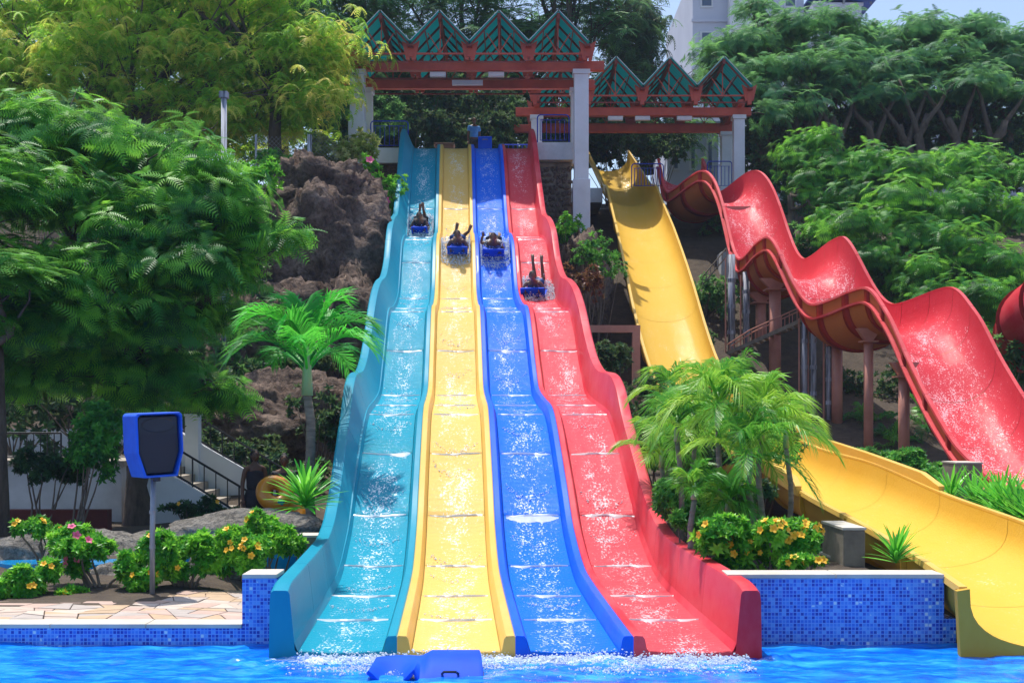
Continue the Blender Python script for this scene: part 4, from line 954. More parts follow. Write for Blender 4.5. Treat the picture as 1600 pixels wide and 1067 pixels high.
# orange double ring
def torus(mb, c, R_, r, tilt, n=28, m=12):
    T = Matrix.Rotation(tilt, 3, 'X'); vs = []
    for i in range(n):
        a = 2*PI*i/n
        for j in range(m):
            b = 2*PI*j/m; p = Vector(((R_+r*math.cos(b))*math.cos(a), (R_+r*math.cos(b))*math.sin(a), r*math.sin(b))); vs.append(Vector(c)+T @ p)
    mb.add(vs, [(i*m+j, ((i+1) % n)*m+j, ((i+1) % n)*m+(j+1) % m, i*m+(j+1) % m) for i in range(n) for j in range(m)]); return mb
tp = W(438, 786, 21.9); t = tag(empty('swim_ring', tp), 'orange two-seat swim ring carried near the steps', 'swim ring'); t.rotation_euler = (0, .55, .1)
torus(MB(), (-.17, 0, .10), .20, .13, 1.0).build('ring', M['orange'], t, smooth=True); torus(MB(), (.22, 0, -.08), .20, .13, 1.0).build('ring', M['orange'], t, smooth=True)
MB().box(-.05, -.22, .0, .06, -.16, .09).build('badge', M['tealw'], t, bevel=.02)
# foreground floating mat: half folded
t = tag(empty('floating_mat', (-.72, 11.22, .035)), 'folded blue mat floating on the pool in front of the yellow lane', 'slide mat')
P = []; nx_ = 24; V = []
for i in range(nx_+1):
    a = i/nx_; x = -.50+.93*a
    for j in range(9):
        b = j/8; y = -.34+.62*b
        if a < .42: z = .045+.02*math.sin(a*6)-.16*(1-b)*math.sin(min(a/.42, 1)*PI)**1.2
        else: z = .045+.065*min((a-.42)/.12, 1)*(1 if b > .3 else b/.3)-.20*max(0, .6-b)**1.2
        V.append((x+(.05*(1-b) if a > .9 else 0), y, z))
m = 9; F = [(i*m+j, (i+1)*m+j, (i+1)*m+j+1, i*m+j+1) for i in range(nx_) for j in range(8)]
o = npmesh('pad', np.array(V), np.array(F), M['matblue'], t, smooth=True); md = o.modifiers.new('t', 'SOLIDIFY'); md.thickness = .035; md.offset = -1; md = o.modifiers.new('b', 'BEVEL'); md.width = .012; md.segments = 2
MB().tube([(.12, -.26, -.0), (.14, -.33, .03), (.24, -.33, .03), (.26, -.26, 0)], .012, 6).build('handle', M['plasticblk'], t)

# ------------------------------------------------------------------ speaker
p = W(238, 925, 14.7); t = tag(empty('loudspeaker_pole', (p.x, p.y, .2)), 'weathered grey steel pole holding up the covered loudspeaker', 'pole')
hh = W(238, 742, 14.7).z-.2
MB().tube([(0, 0, -.2), (.0, 0, hh*.5), (.012, 0, hh)], .031, 14).build('tube', M['steel'], t, smooth=True)
for z in (.55, .95): MB().tube([(0, 0, z-.02), (0, 0, z+.02)], .036, 14).build('clamp', M['steel'], t)
p = W(250, 744, 14.6); sp = tag(empty('loudspeaker', (p.x, p.y, p.z), .26), 'black loudspeaker in a bright blue fabric cover on the grey pole', 'loudspeaker')
sp.rotation_euler = (.0, -.04, .66)
wt, wb, H_, dp = .27, .19, .72, .36
def trap(y, s=0.0, z0=0.0, z1=None):
    z1 = H_ if z1 is None else z1
    return [(-wb+s, y, z0+s), (wb-s, y, z0+s), (wt-s, y, z0+H_*.38), (wt-s*1.0, y, z1-s-.03), (wt-s-.03, y, z1-s), (-wt+s+.03, y, z1-s), (-wt+s, y, z1-s-.03), (-wt+s, y, z0+H_*.38)]
o = MB().loft([trap(.0, .035), trap(dp-.04, .035)]).build('cabinet', M['plasticblk'], sp, bevel=.01)
mb = MB(); A_ = trap(-.045, -.008); B_ = trap(dp, -.008); C_ = trap(-.055, .016); D_ = trap(dp-.03, .025)
n = 8; V = A_+B_+C_+D_; F = [(i, (i+1) % n, n+(i+1) % n, n+i) for i in range(n)]+[(i, 2*n+i, 2*n+(i+1) % n, (i+1) % n) for i in range(n)]+[(2*n+i, 3*n+i, 3*n+(i+1) % n, 2*n+(i+1) % n) for i in range(n)]+[tuple(n+i for i in range(n))]
mb.add(V, F); o = mb.build('fabric_cover', M['cover'], sp, bevel=.012)
MB().loft([trap(-.006, .045, 0, H_-.20)[:3]+[(wt-.045, -.006, H_-.23), (-wt+.045, -.006, H_-.23)]+trap(-.006, .045)[7:8], [(x, .0, z) for x, y, z in trap(-.006, .045, 0, H_-.20)[:3]+[(wt-.045, -.006, H_-.23), (-wt+.045, -.006, H_-.23)]+trap(-.006, .045)[7:8]]]).build('grille', M['grille'], sp)
mb = MB(); rings = []
for k, (rx_, rz_, y) in enumerate(((.20, .085, -.008), (.16, .06, .01), (.07, .035, .05), (.03, .02, .09))): rings.append([(math.cos(a)*rx_, y, H_-.135+math.sin(a)*rz_) for a in np.linspace(0, 2*PI, 21)[:-1]])
mb.loft(rings, caps=False).build('horn', M['plasticblk'], sp, smooth=True)
MB().tube([(0, .1, -.06), (0, .1, .01)], .045, 12).build('pole_socket', M['plasticblk'], sp)

# ------------------------------------------------------------------ left background: terrace, steps, fences
DS = 23.6
tw = tag(empty('terrace_wall', (-12, DS, 0)), 'white rendered terrace wall behind the left garden', 'wall')
MB().box(-8, 0, -.3, 4.8, .3, 1.36).build('wall_face', M['whitegrime'], tw); MB().box(-8, -.06, 1.362, 4.86, 6.2, 1.46).build('top_slab', M['path'], tw)
MB().box(-8, 6.2, 1.2, 4.9, 6.45, 2.0).build('rear_kerb_wall', M['whitegrime'], tw)
rw_ = tag(empty('red_brown_low_wall', (-12, 21.5, 0)), 'low red-brown wall in deep shade at the foot of the terrace', 'wall'); MB().box(-6, 0, .1, 5.2, .25, .70).build('wall_face', M['brickred'], rw_)
st = empty('garden_steps', (-6.6, DS-.4, 0)); tag(st, 'pale garden steps with white side walls going down to the right', 'steps')
NS = 9
for k in range(NS):
    x = k*.225; z = 1.46-k*.145
    MB().box(x+.02, .0, z-.145-.4, x+.245, 1.7, z-.145).build('step', M['path'], st)
rings = []
def slope_wall(y0, y1, dz, nm):
    V = []
    for y in (y0, y1): V += [(-.15, y, -.3), (2.25, y, -.3), (2.25, y, .22+dz), (0, y, 1.50+dz), (-.15, y, 1.50+dz)]
    MB().add(V, [(0, 1, 2, 3, 4), (9, 8, 7, 6, 5), (0, 5, 6, 1), (1, 6, 7, 2), (2, 7, 8, 3), (3, 8, 9, 4), (4, 9, 5, 0)]).build(nm, M['white'], st)
slope_wall(-.22, -.02, -.02, 'side_wall'); slope_wall(1.72, 1.95, .55, 'side_wall')
def sloperail(y, zo, h, label, n=9):
    t = empty('handrail', (-6.6, DS-.4+y, 0)); tag(t, label, 'handrail', 'black handrails on the garden steps')
    a = Vector((.0, 0, 1.46+zo)); b = Vector((2.1, 0, .20+zo)); H = Vector((0, 0, h))
    for q, nm in ((1, 'top_rail'), (.12, 'bottom_rail')): MB().tube([a+H*q, b+H*q], .022, 6).build(nm, M['black'], t)
    MB().tube([b+H, b+H*.9+Vector((.09, 0, -.06)), b+H*.2+Vector((.09, 0, -.06)), b+H*.12], .022, 6).build('end_loop', M['black'], t)
    for k in range(n+1):
        p = a.lerp(b, k/n); MB().tube([p+H*(0 if k % 4 == 0 else .12), p+H], .016 if k % 4 == 0 else .011, 5).build('baluster', M['black'], t)
sloperail(-.12, .02, .55, 'near black handrail on the white wall of the steps', 10); sloperail(1.83, .58, .5, 'far black handrail above the steps')
t = tag(empty('white_gate_pillar', (-6.2, 24.9, 1.0)), 'plain white square pillar at the head of the steps', 'pillar'); MB().box(-.13, -.13, 0, .13, .13, 1.28).build('shaft', M['white'], t, bevel=.01); MB().box(-.15, -.15, 1.282, .15, .15, 1.33).build('cap', M['white'], t)
railing('black_fence', (-10.5, DS+.1, 1.47), (-8.35, DS+.1, 1.47), .50, 'black bar fence on the terrace at the left edge', 'black', 16, None, .018, .010, loop=False)
railing('black_fence', (-8.2, DS+.1, 1.47), (-7.3, DS+.1, 1.47), .50, 'short black bar fence panel behind the small tree', 'black', 7, None, .018, .010, loop=False)
def jitter_rock(name, c, r, mat, label=None, cat=None, kind=None, n=(28, 18), dent=.5, seed=0, parent=None, fr=1.0):
    vs = []; nu, nv = n; c = Vector(c)
    for i in range(nv+1):
        th = PI*i/nv
        for j in range(nu):
            a = 2*PI*j/nu; q = Vector((math.sin(th)*math.cos(a), math.sin(th)*math.sin(a), math.cos(th)))
            o_ = Vector((seed, seed*2, 0)); m_ = q*fr
            k = 1+dent*(.9*mnoise.noise(m_*.9+o_)+.34*(abs(mnoise.noise(m_*2.1+o_))-.25)+.24*(abs(mnoise.noise(m_*4.7+o_))-.25)+.2*mnoise.noise(m_*10+o_)+.12*mnoise.noise(m_*21+o_))
            vs.append(Vector((q.x*r[0]*k, q.y*r[1]*k, q.z*r[2]*k)))
    mb = MB(); mb.add(vs, [(i*nu+j, (i+1)*nu+j, (i+1)*nu+(j+1) % nu, i*nu+(j+1) % nu) for i in range(nv) for j in range(nu)])
    o = mb.build(name, mat, parent, smooth=True); o.location = c; tag(o, label, cat, kind=kind); return o
jitter_rock('rock_outcrop', W(500, 440, 37.5)+Vector((0, .8, 0)), (2.3, 3.0, 3.5), M['rock'], kind='structure', n=(110, 80), dent=.30, seed=3, fr=1.9)
jitter_rock('rock_outcrop', W(505, 316, 38.2), (1.55, 1.6, 1.25), M['rock'], kind='structure', n=(80, 50), dent=.5, seed=9, fr=2)
jitter_rock('rock_outcrop', W(400, 580, 35)+Vector((0, 1, 0)), (3.4, 3.2, 2.7), M['rock'], kind='structure', n=(100, 70), dent=.32, seed=5, fr=2)
jitter_rock('rock_outcrop', W(545, 560, 35)+Vector((0, 1.2, 0)), (1.7, 3.0, 2.9), M['rock'], kind='structure', n=(90, 70), dent=.3, seed=15, fr=2)
jitter_rock('rock_outcrop', W(905, 520, 41)+Vector((0, 1.6, 0)), (1.15, 2.2, 3.4), M['rock'], kind='structure', n=(80, 60), dent=.3, seed=25, fr=2)
jitter_rock('rock_outcrop', W(420, 690, 28)+Vector((0, 1.2, 0)), (1.9, 1.6, 1.5), M['rock'], kind='structure', n=(80, 60), dent=.35, seed=35, fr=2)
for k, (px, py, D, r, lb) in enumerate(((150, 868, 18.4, (.9, .6, .38), 'large pale boulder behind the pond water, left of the pink flowers'), (30, 876, 17.6, (.75, .5, .34), 'smooth pale boulder at the left edge above the yellow bush'), (350, 880, 16.8, (.45, .4, .40), 'weathered boulder between the pole and the teal slide'), (385, 830, 18.6, (1.2, .6, .32), 'long low rock ledge behind the right garden bushes'), (250, 860, 19, (.8, .5, .30), 'low pale rock behind the loudspeaker pole'), (190, 905, 16.3, (.5, .3, .22), 'small pale rock under the pink flowered bush'), (610, 868, 19, (.6, .4, .3), 'rock hidden behind the slide wall'))):
    if k < 6: jitter_rock('boulder', W(px, py, D), r, M['boulder'], lb, 'boulder', n=(36, 22), dent=.28, seed=k*7.1, fr=1.4)
for (a, b_, c, d) in ((-6.6, -5.2, 16.6, 17.4), (-5.0, -3.1, 17.2, 19.0)):
    pass
V = []; 
for k, (cx, cy, rx_, ry_, z) in enumerate(((-5.9, 16.9, .95, .42, .335), (-4.2, 18.0, 1.05, .75, .42))):
    P = [(cx+math.cos(a)*rx_*(1+.12*math.sin(3*a+k)), cy+math.sin(a)*ry_*(1+.1*math.sin(2*a)), z) for a in np.linspace(0, 2*PI, 33)[:-1]]
    mb = MB(); mb.add(P+[(x, y, z-.3) for x, y, z in P], [tuple(range(32))]+[(i, 32+i, 32+(i+1) % 32, (i+1) % 32) for i in range(32)]); tag(mb.build('pond_water', M['pond']), kind='structure')
# ------------------------------------------------------------------ chain-link fence on the rock
t = tag(empty('chain_link_fence', W(400, 262, 41)), 'grey chain-link fence with wooden posts on top of the rock', 'fence'); L_ = 2.6; H_ = 1.0
mb = MB()
for k in range(34):
    for sg in (-1, 1):
        a = -H_+k*(L_+2*H_)/34; p0 = (a, 0) if sg > 0 else (a+H_, 0); p1 = (a+H_, H_) if sg > 0 else (a, H_)
        t0 = max(0, (0-min(p0[0], p1[0]))/H_) ; t1 = min(1, (L_-min(p0[0], p1[0]))/H_)
        if t1 <= t0: continue
        if sg > 0: q0 = (a+t0*H_, t0*H_); q1 = (a+t1*H_, t1*H_)
        else: q0 = (a+t0*H_, H_-t0*H_); q1 = (a+t1*H_, H_-t1*H_)
        mb.tube([(q0[0], 0, q0[1]), (q1[0], 0, q1[1])], .0045, 3)
o = mb.build('wire_mesh', M['wire'], t); o['kind'] = 'stuff'
MB().tube([(1.72, 0, -.5), (1.72, 0, 1.05)], .075, 10).build('post', M['greypipe'], t, smooth=True); MB().tube([(0, 0, -.5), (0, 0, 1.05)], .04, 10).build('post', M['greypipe'], t, smooth=True)
p = W(350, 250, 31); t = tag(empty('grey_lamp_post', (p.x, p.y, 1.2)), 'thin grey post seen through the yellowing tree', 'post'); MB().tube([(0, 0, 0), (0, 0, 8.8)], .07, 10).build('shaft', M['greypipe'], t, smooth=True); MB().box(-.1, -.1, 8.8, .1, .1, 8.95).build('cap', M['greypipe'], t)

# ------------------------------------------------------------------ buildings behind
def building(name, x0, x1, y, dep, z0, z1, label, storeys, bays, mat, roofm=None, win=(.45, .5)):
    t = tag(empty(name, (x0, y, z0)), label, 'building'); w_ = x1-x0; h = z1-z0
    MB().box(0, .12, -3, w_, dep, h).build('wall', M[mat], t)
    sh = h/storeys; bw = w_/bays
    wp = None; me_f = MB().box(-bw*win[0]/2, 0, -sh*win[1]/2, bw*win[0]/2, .118, sh*win[1]/2).mesh('window', M['white']); me_g = MB().box(-bw*win[0]/2+.12, -.03, -sh*win[1]/2+.12, bw*win[0]/2-.12, -.003, sh*win[1]/2-.12).mesh('pane', M['glass'])
    for i in range(storeys):
        MB().box(-.1, -.05, (i+1)*sh-.25, w_+.1, .118, (i+1)*sh-.05).build('floor_band', M[mat], t)
        for j in range(bays):
            o = link('window', me_f, None, t); o.location = ((j+.5)*bw, 0, (i+.48)*sh); g = link('pane', me_g, None, o)
    return t
bt = building('hotel_block', 13.0, 21.0, 92, 16, 14, 34.5, 'tall lavender-white hotel block rising behind the right trees', 6, 4, 'facade')
MB().box(2.5, -.9, 0, 4.2, .1, 20.5).build('stair_tower', M['white'], bt)
b2 = building('hotel_wing', 21.2, 24.6, 90, 10, 14, 31.6, 'lower white hotel wing under the blue canopy roof', 5, 2, 'facade')
A = [(0, -.8, 18.2), (4.2, -.8, 17.5), (4.2, 9, 17.5), (0, 9, 18.2)]
MB().add(A+[(x, y, z+.18) for x, y, z in A], [(0, 3, 2, 1), (4, 5, 6, 7), (0, 1, 5, 4), (1, 2, 6, 5), (2, 3, 7, 6), (3, 0, 4, 7)]).build('roof', M['blueroof'], b2)
for x in (.3, 2, 3.9): MB().box(x, -.3, 17.4, x+.15, -.15, 18.0-x*.1).build('roof_post', M['steel'], b2)
building('white_villa', 14.5, 45, 76, 10, 12.5, 20.4, 'long white two-storey building glimpsed through the tree trunks', 2, 11, 'facade')
building('white_pavilion', 8.5, 11.3, 70, 8, 11.5, 18.6, 'plain white building glimpsed beneath the rear tower roof', 2, 3, 'facade')

# ------------------------------------------------------------------ foliage templates
def T_bip(n=9, curl=.30, pl=.34, w_=.085):
    V = []; F = []
    def q(a, b, wd):
        a = Vector(a); b = Vector(b); d = (b-a).normalized(); s = d.cross(Vector((0, 0, 1))).normalized()*wd; k = len(V)
        V.extend([a+s*.8, b, a-s*.8-d*.02]); F.append((k, k+1, k+2))
    for i in range(n):
        t = .14+.84*i/(n-1); c = Vector((t, 0, -curl*t*t+.08*t)); L_ = pl*(math.sin(PI*(.18+.72*t))**.7)
        for s in (-1, 1): e = c+Vector((L_*.45, s*L_, -.10*L_-.25*L_*L_)); q(c, e, w_)
    return np.array([tuple(v) for v in V]), np.array(F)
def T_leaf(w_=.22, fold=.06):
    V = [(0, 0, 0), (.35, w_, fold), (1, 0, -.12), (.35, -w_, fold), (.5, 0, 0)]; return np.array(V, float), np.array([(0, 4, 1, 1), (1, 4, 2, 2), (0, 3, 4, 4), (3, 2, 4, 4)])[:, :3]
def T_whorl(k=5, w_=.17, seed=0):
    r = random.Random(seed); V = []; F = []
    for i in range(k):
        a = 2*PI*i/k+r.uniform(-.3, .3); el = r.uniform(.1, .9); d = Vector((math.cos(a)*math.cos(el), math.sin(a)*math.cos(el), math.sin(el))); s = d.cross(Vector((0, 0, 1))).normalized()*w_; L_ = r.uniform(.7, 1.1); n = len(V); up = s.cross(d)*.25
        V += [Vector((0, 0, 0)), d*L_*.4+s+up, d*L_-Vector((0, 0, .14)), d*L_*.4-s+up]; F += [(n, n+1, n+2), (n, n+2, n+3)]
    return np.array([tuple(v) for v in V]), np.array(F)
def T_pinn(n=6, w_=.09, droop=.45):
    V = []; F = []
    for i in range(n):
        t = .15+.8*i/(n-1); c = Vector((t, 0, -droop*t*t))
        for s in (-1, 1):
            e = c+Vector((.20, s*.26, -.16)); d = (e-c).normalized(); q = d.cross(Vector((0, 0, 1))).normalized()*w_; k = len(V)
            V += [c+q*.8, e, c-q*.8]; F.append((k, k+1, k+2))
    return np.array([tuple(v) for v in V]), np.array(F)
BIP = T_bip(8, .45, .34, .055); BIPF = T_bip(6, .40, .36, .075); PIN = T_pinn(6, .075, .55); WH = T_whorl(); 
def crown(name, lobes, tmpl, size, mat, parent, nspray, k=7, elev=(.05, .45), upb=.6, shell=(.55, 1.05), seed=1, lower=-.25):
    """lobes (x,y,z,rx,ry,rz,weight) in world space; sprays of fronds in each."""
    r = np.random.default_rng(seed); P = []; Xd = []; Zd = []; Sc = []; Rn = []
    if nspray >= 380 and tmpl is not WH:
        ll = []
        for l in lobes:
            for q in range(4):
                u = r.normal(size=3); u /= np.linalg.norm(u); k_ = r.uniform(.35, .85); f = r.uniform(.40, .8)
                ll.append((l[0]+u[0]*l[3]*k_, l[1]+u[1]*l[4]*k_, l[2]+u[2]*l[5]*k_, l[3]*f, l[4]*f, l[5]*f*1.1))
        lobes = ll
    wts = np.array([l[6] if len(l) > 6 else l[3]*l[5]+l[3]*l[4]*.4 for l in lobes]); wts = wts/wts.sum()
    for l, w_ in zip(lobes, wts):
        n = max(2, int(nspray*w_)); q = r.normal(size=(n*2, 3)); q /= np.linalg.norm(q, axis=1, keepdims=True); q = q[q[:, 2] > lower][:n]; n = len(q)
        rad = (shell[0]+(shell[1]-shell[0])*r.random(n)**.6 if tmpl is WH else (.1+1.25*r.random(n)**.75)*r.choice([1, 1, 1, 1.3], n)); c = np.array(l[:3]); R_ = np.array(l[3:6]); p = c+q*rad[:, None]*R_
        nn = q/R_; nn /= np.linalg.norm(nn, axis=1, keepdims=True); nn = nn*(1-upb)+np.array([0, 0, 1])*upb; nn /= np.linalg.norm(nn, axis=1, keepdims=True)
        base = r.random(n)
        for j in range(k):
            a = 2*PI*(j/k)+r.random(n)*.8; h = np.stack([np.cos(a), np.sin(a), np.zeros(n)], 1); h = h-nn*(h*nn).sum(1, keepdims=True); h /= np.linalg.norm(h, axis=1, keepdims=True)
            e = r.uniform(elev[0], elev[1], n)[:, None]; d = h*np.cos(e)+nn*np.sin(e); z = nn*np.cos(e)-h*np.sin(e)
            P.append(p); Xd.append(d); Zd.append(z); Sc.append(size*r.uniform(.65, 1.15, n)); Rn.append(np.clip(base*.7+r.random(n)*.3, 0, 1))
    cat = np.concatenate
    return scatter(tmpl[0], tmpl[1], cat(P), cat(Xd), cat(Zd), cat(Sc), cat(Rn), name, mat, parent)
def wig(a, b, n, amp, seed):
    a = Vector(a); b = Vector(b); out = []; r = random.Random(seed); o = Vector((r.uniform(0, 99), 0, 0))
    for i in range(n+1):
        t = i/n; k = math.sin(PI*t)**.6*amp if 0 < t < 1 else 0
        out.append(a.lerp(b, t)+Vector((mnoise.noise(o+Vector((t*3, 1, 0))), mnoise.noise(o+Vector((t*3, 7, 0))), .5*mnoise.noise(o+Vector((t*3, 13, 0)))+.25))*k)
    return out
def tree(name, base, fork, lobes, tmpl, size, mat, label, nspray, cat='tree', tr=.2, k=7, grp=None, seed=1, bark='bark', limbs=True, **kw):
    base = Vector(base); t = tag(empty(name, base), label, cat, grp); off_ = tuple(-base)
    fork = Vector(fork)
    o = MB().tube(wig(base-Vector((0, 0, .4)), fork, 7, .25, seed), [tr*1.35, tr*1.1, tr, tr*.95, tr*.9, tr*.85, tr*.8, tr*.7], 10).build('trunk', M[bark], t, smooth=True); o.location = off_
    if limbs:
        for i, l in enumerate(lobes):
            c = Vector(l[:3]); s = (Vector(base).lerp(fork, .75) if i % 3 == 0 else fork); P = wig(s, c+Vector((0, 0, l[5]*.3)), 6, .5, seed*31+i); r0 = tr*.42
            mb = MB().tube(P, [r0*(1-.82*j/6) for j in range(7)], 6)
            rr = random.Random(seed*7+i)
            for q in range(4):
                a = P[rr.randint(3, 6)]; e = c+Vector((rr.uniform(-1, 1)*l[3], rr.uniform(-1, 1)*l[4], rr.uniform(-.2, .9)*l[5])); mb.tube(wig(a, e, 4, .2, q+i*9), [r0*.28, r0*.22, r0*.16, r0*.1, r0*.05], 5)
            o = mb.build('limb', M[bark], t, smooth=True); o.location = off_
    o = crown('crown', lobes, tmpl, size, M[mat], t, nspray, k, seed=seed, **kw); o.location = off_
    return t
def lobes_px(rows):
    out = []
    for (px, py, D, rx_, ry_, rz_) in rows: p = W(px, py, D); out.append((p.x, p.y, p.z, rx_, ry_, rz_))
    return out
# --- left flamboyant, the big feathery tree in front
L1 = lobes_px([(20, 200, 23.5, 1.2, 1.1, .5), (120, 235, 23.2, 1.2, 1.1, .45), (210, 265, 23, 1.2, 1.1, .45), (300, 250, 23.2, .9, 1.0, .4), (335, 300, 22.6, .8, .9, .38), (60, 320, 22, 1.1, 1.1, .45), (160, 345, 21.8, 1.1, 1, .42), (255, 335, 22, 1.0, 1, .42), (350, 350, 22, .8, .8, .34), (400, 375, 22, .55, .5, .22), (450, 378, 21.8, .45, .35, .16), (20, 410, 21.2, 1.0, 1, .42), (110, 430, 21, 1.1, 1, .42), (210, 430, 21.3, 1.0, 1, .40), (300, 420, 21.6, .8, .8, .36), (360, 410, 22, .5, .5, .25), (40, 500, 21, .9, .9, .42), (140, 520, 21.2, 1.0, .9, .42), (240, 510, 21.8, .9, .9, .40), (320, 500, 22.4, .6, .7, .32), (90, 590, 22, .9, .8, .4), (190, 600, 22.4, .9, .8, .4), (285, 590, 22.8, .7, .7, .36), (330, 620, 23, .5, .5, .3), (30, 560, 22.4, .6, .8, .4)])
tree('flamboyant_tree', (-6.75, 23, .35), W(235, 560, 23), [(*l[:5], l[5]*1.5) for l in L1], BIP, .36, 'flamb', 'big feathery bright green tree filling the left side, above the loudspeaker', 3300, tr=.24, k=5, seed=3, elev=(-.35, .7), upb=.35, shell=(.35, 1.12), lower=-.5)
L1b = lobes_px([(-40, 330, 21, 1.0, 1, .5), (-30, 480, 20, .9, .9, .45), (-60, 250, 22, 1.2, 1, .5), (5, 440, 19.6, .7, .7, .3)])
tree('flamboyant_tree', (-8.2, 20.2, .3), W(-15, 520, 20.4), L1b, BIP, .36, 'flamb', 'thick gnarled trunk tree cut by the left edge of the photo', 700, tr=.26, k=7, seed=8)
# --- yellowing tree behind
rows = []
rr = random.Random(5)
for (x, y) in ((-20, 10), (60, 0), (140, 15), (220, 0), (300, 10), (380, 5), (450, 20), (20, 70), (110, 80), (200, 75), (290, 70), (375, 75), (455, 80), (480, 60), (-10, 140), (70, 145), (160, 150), (250, 150), (330, 150), (400, 150), (470, 145), (485, 110), (110, 200), (300, 205), (385, 200), (450, 175), (60, -60), (200, -60), (340, -60), (440, -40), (130, -120), (270, -120)):
    rows.append((x+rr.uniform(-12, 12), y+rr.uniform(-10, 10), 43+rr.uniform(-1, 1.5), 1.65, 1.5, 1.0))
tree('neem_tree', (-13, 43, 9.4), W(200, 200, 43), lobes_px(rows[:22]+rows[22:24]), PIN, .36, 'yellowtree', 'tall tree with yellow and orange tinged leaves at upper left', 3600, tr=.3, k=6, seed=12, elev=(-.5, .3), shell=(.4, 1.05), lower=-.6)
tree('neem_tree', W(428, 245, 43), W(430, 130, 43), lobes_px(rows[22:]+[(425, 120, 43, 1.6, 1.3, 1), (470, 60, 43, 1.5, 1.3, 1), (475, 120, 43, .9, 1, 1)]), PIN, .36, 'yellowtree', 'yellow-green tree with a dark forked trunk left of the front tower', 2000, tr=.22, k=6, seed=14, elev=(-.5, .3), shell=(.4, 1.05), lower=-.6)
# --- dark trees behind the towers
def darkrows(x0, x1, y0, y1, D, n, seed, r=(2.2, 2, 1.5)):
    q = random.Random(seed); return lobes_px([(q.uniform(x0, x1), q.uniform(y0, y1), D+q.uniform(-2, 3), r[0]*q.uniform(.8, 1.2), r[1], r[2]*q.uniform(.8, 1.2)) for _ in range(n)])
tree('evergreen_tree', W(540, 250, 60), W(560, 130, 61), darkrows(470, 640, -110, 200, 60, 24, 1), PIN, .62, 'darktree', 'dark evergreen tree rising behind the left gables of the front tower', 1150, tr=.35, k=6, seed=21, lower=-.7)
tree('evergreen_tree', W(720, 240, 62), W(720, 130, 62), darkrows(620, 800, -110, 200, 62, 24, 2), PIN, .62, 'darktree', 'dark evergreen tree behind the middle gables of the front tower', 1150, tr=.35, k=6, seed=22, lower=-.7)
tree('evergreen_tree', W(880, 240, 63), W(890, 120, 63), darkrows(790, 960, -110, 190, 63, 24, 3), PIN, .62, 'darktree', 'dark tall tree between the two tower roofs', 1400, tr=.35, k=6, seed=23, lower=-.7)
tree('evergreen_tree', W(1010, 260, 66), W(1015, 90, 66), darkrows(965, 1060, -50, 190, 66, 13, 4, (1.5, 1.6, 1.8)), PIN, .55, 'ivy', 'narrow dark drooping tree left of the hotel block', 800, tr=.3, k=6, seed=24, lower=-.8, elev=(-.8, 0))
tree('evergreen_tree', W(1140, 300, 60), W(1130, 180, 62), lobes_px([(1110, 140, 62, 1.5, 1.5, .8), (1130, 110, 63, 1.2, 1.2, .5), (1190, 220, 60, .9, 1, 1.4), (1075, 215, 64, 1.2, 1, 1.2)]), PIN, .5, 'darktree', 'small dark tree beside the right column of the rear tower', 200, tr=.2, k=6, seed=25, lower=-.7)
for i, (px, lb) in enumerate(((-10, 'dark evergreen backdrop tree behind the yellowing tree at the far left'), (150, 'dark evergreen backdrop tree behind the middle of the yellowing tree'), (310, 'dark evergreen backdrop tree left of the forked yellow-green tree'), (440, 'dark evergreen tree filling the gap left of the front tower roof'))):
    tree('evergreen_tree', W(px, 250, 54), W(px, 150, 54), darkrows(px-95, px+95, -110, 220, 54, 16, 60+i), PIN, .75, 'darktree', lb, 650, tr=.3, k=6, seed=80+i, lower=-.7)
# --- right umbrella trees
def umbrella(px, pyb, D, lob, label, seed, n):
    tree('umbrella_tree', W(px, pyb, D), W(px+10, 200, D), [(*l[:5], l[5]*1.5) for l in lobes_px(lob)], BIPF, .46, 'flamb_far', label, int(n*1.8), tr=.42, k=6, seed=seed, elev=(-.3, .7), upb=.4, shell=(.35, 1.1), lower=-.4, grp='umbrella trees on the right skyline')
umbrella(1268, 270, 60, [(1130, 95, 60, 1.4, 1.6, .5), (1190, 75, 61, 1.8, 1.8, .6), (1250, 55, 62, 1.9, 2, .55), (1300, 48, 62, 1.5, 2, .5), (1200, 125, 58, 1.7, 1.8, .5), (1270, 115, 58, 2.0, 2, .6), (1320, 90, 60, 1.6, 1.8, .6), (1160, 150, 57, 1.2, 1.4, .4), (1240, 165, 56, 1.4, 1.4, .4), (1195, 185, 55, .7, .7, .35), (1325, 140, 57, 1.3, 1.5, .5)], 'spreading umbrella tree on the skyline nearest the rear tower', 31, 900)
umbrella(1395, 280, 61, [(1370, 75, 61, 1.4, 1.6, .5), (1410, 60, 62, 1.5, 2, .5), (1380, 115, 59, 1.7, 1.8, .6), (1440, 100, 60, 1.8, 2, .6), (1420, 145, 58, 1.5, 1.5, .5), (1360, 160, 57, 1.2, 1.4, .4), (1460, 55, 63, 1.5, 1.8, .45), (1350, 60, 63, 1.0, 1.6, .4)], 'middle umbrella tree with three dark leaning trunks on the skyline', 32, 700)
umbrella(1500, 280, 62, [(1500, 60, 62, 1.5, 1.8, .5), (1545, 75, 62, 1.7, 2, .5), (1590, 85, 62, 1.6, 2, .55), (1500, 110, 60, 1.8, 2, .6), (1560, 120, 60, 2, 2, .6), (1620, 100, 61, 1.7, 2, .6), (1520, 150, 58, 1.5, 1.6, .5), (1600, 150, 58, 1.5, 1.6, .5), (1545, 38, 64, 1.0, 1.2, .35)], 'rightmost umbrella tree with a thick low forking trunk', 33, 800)
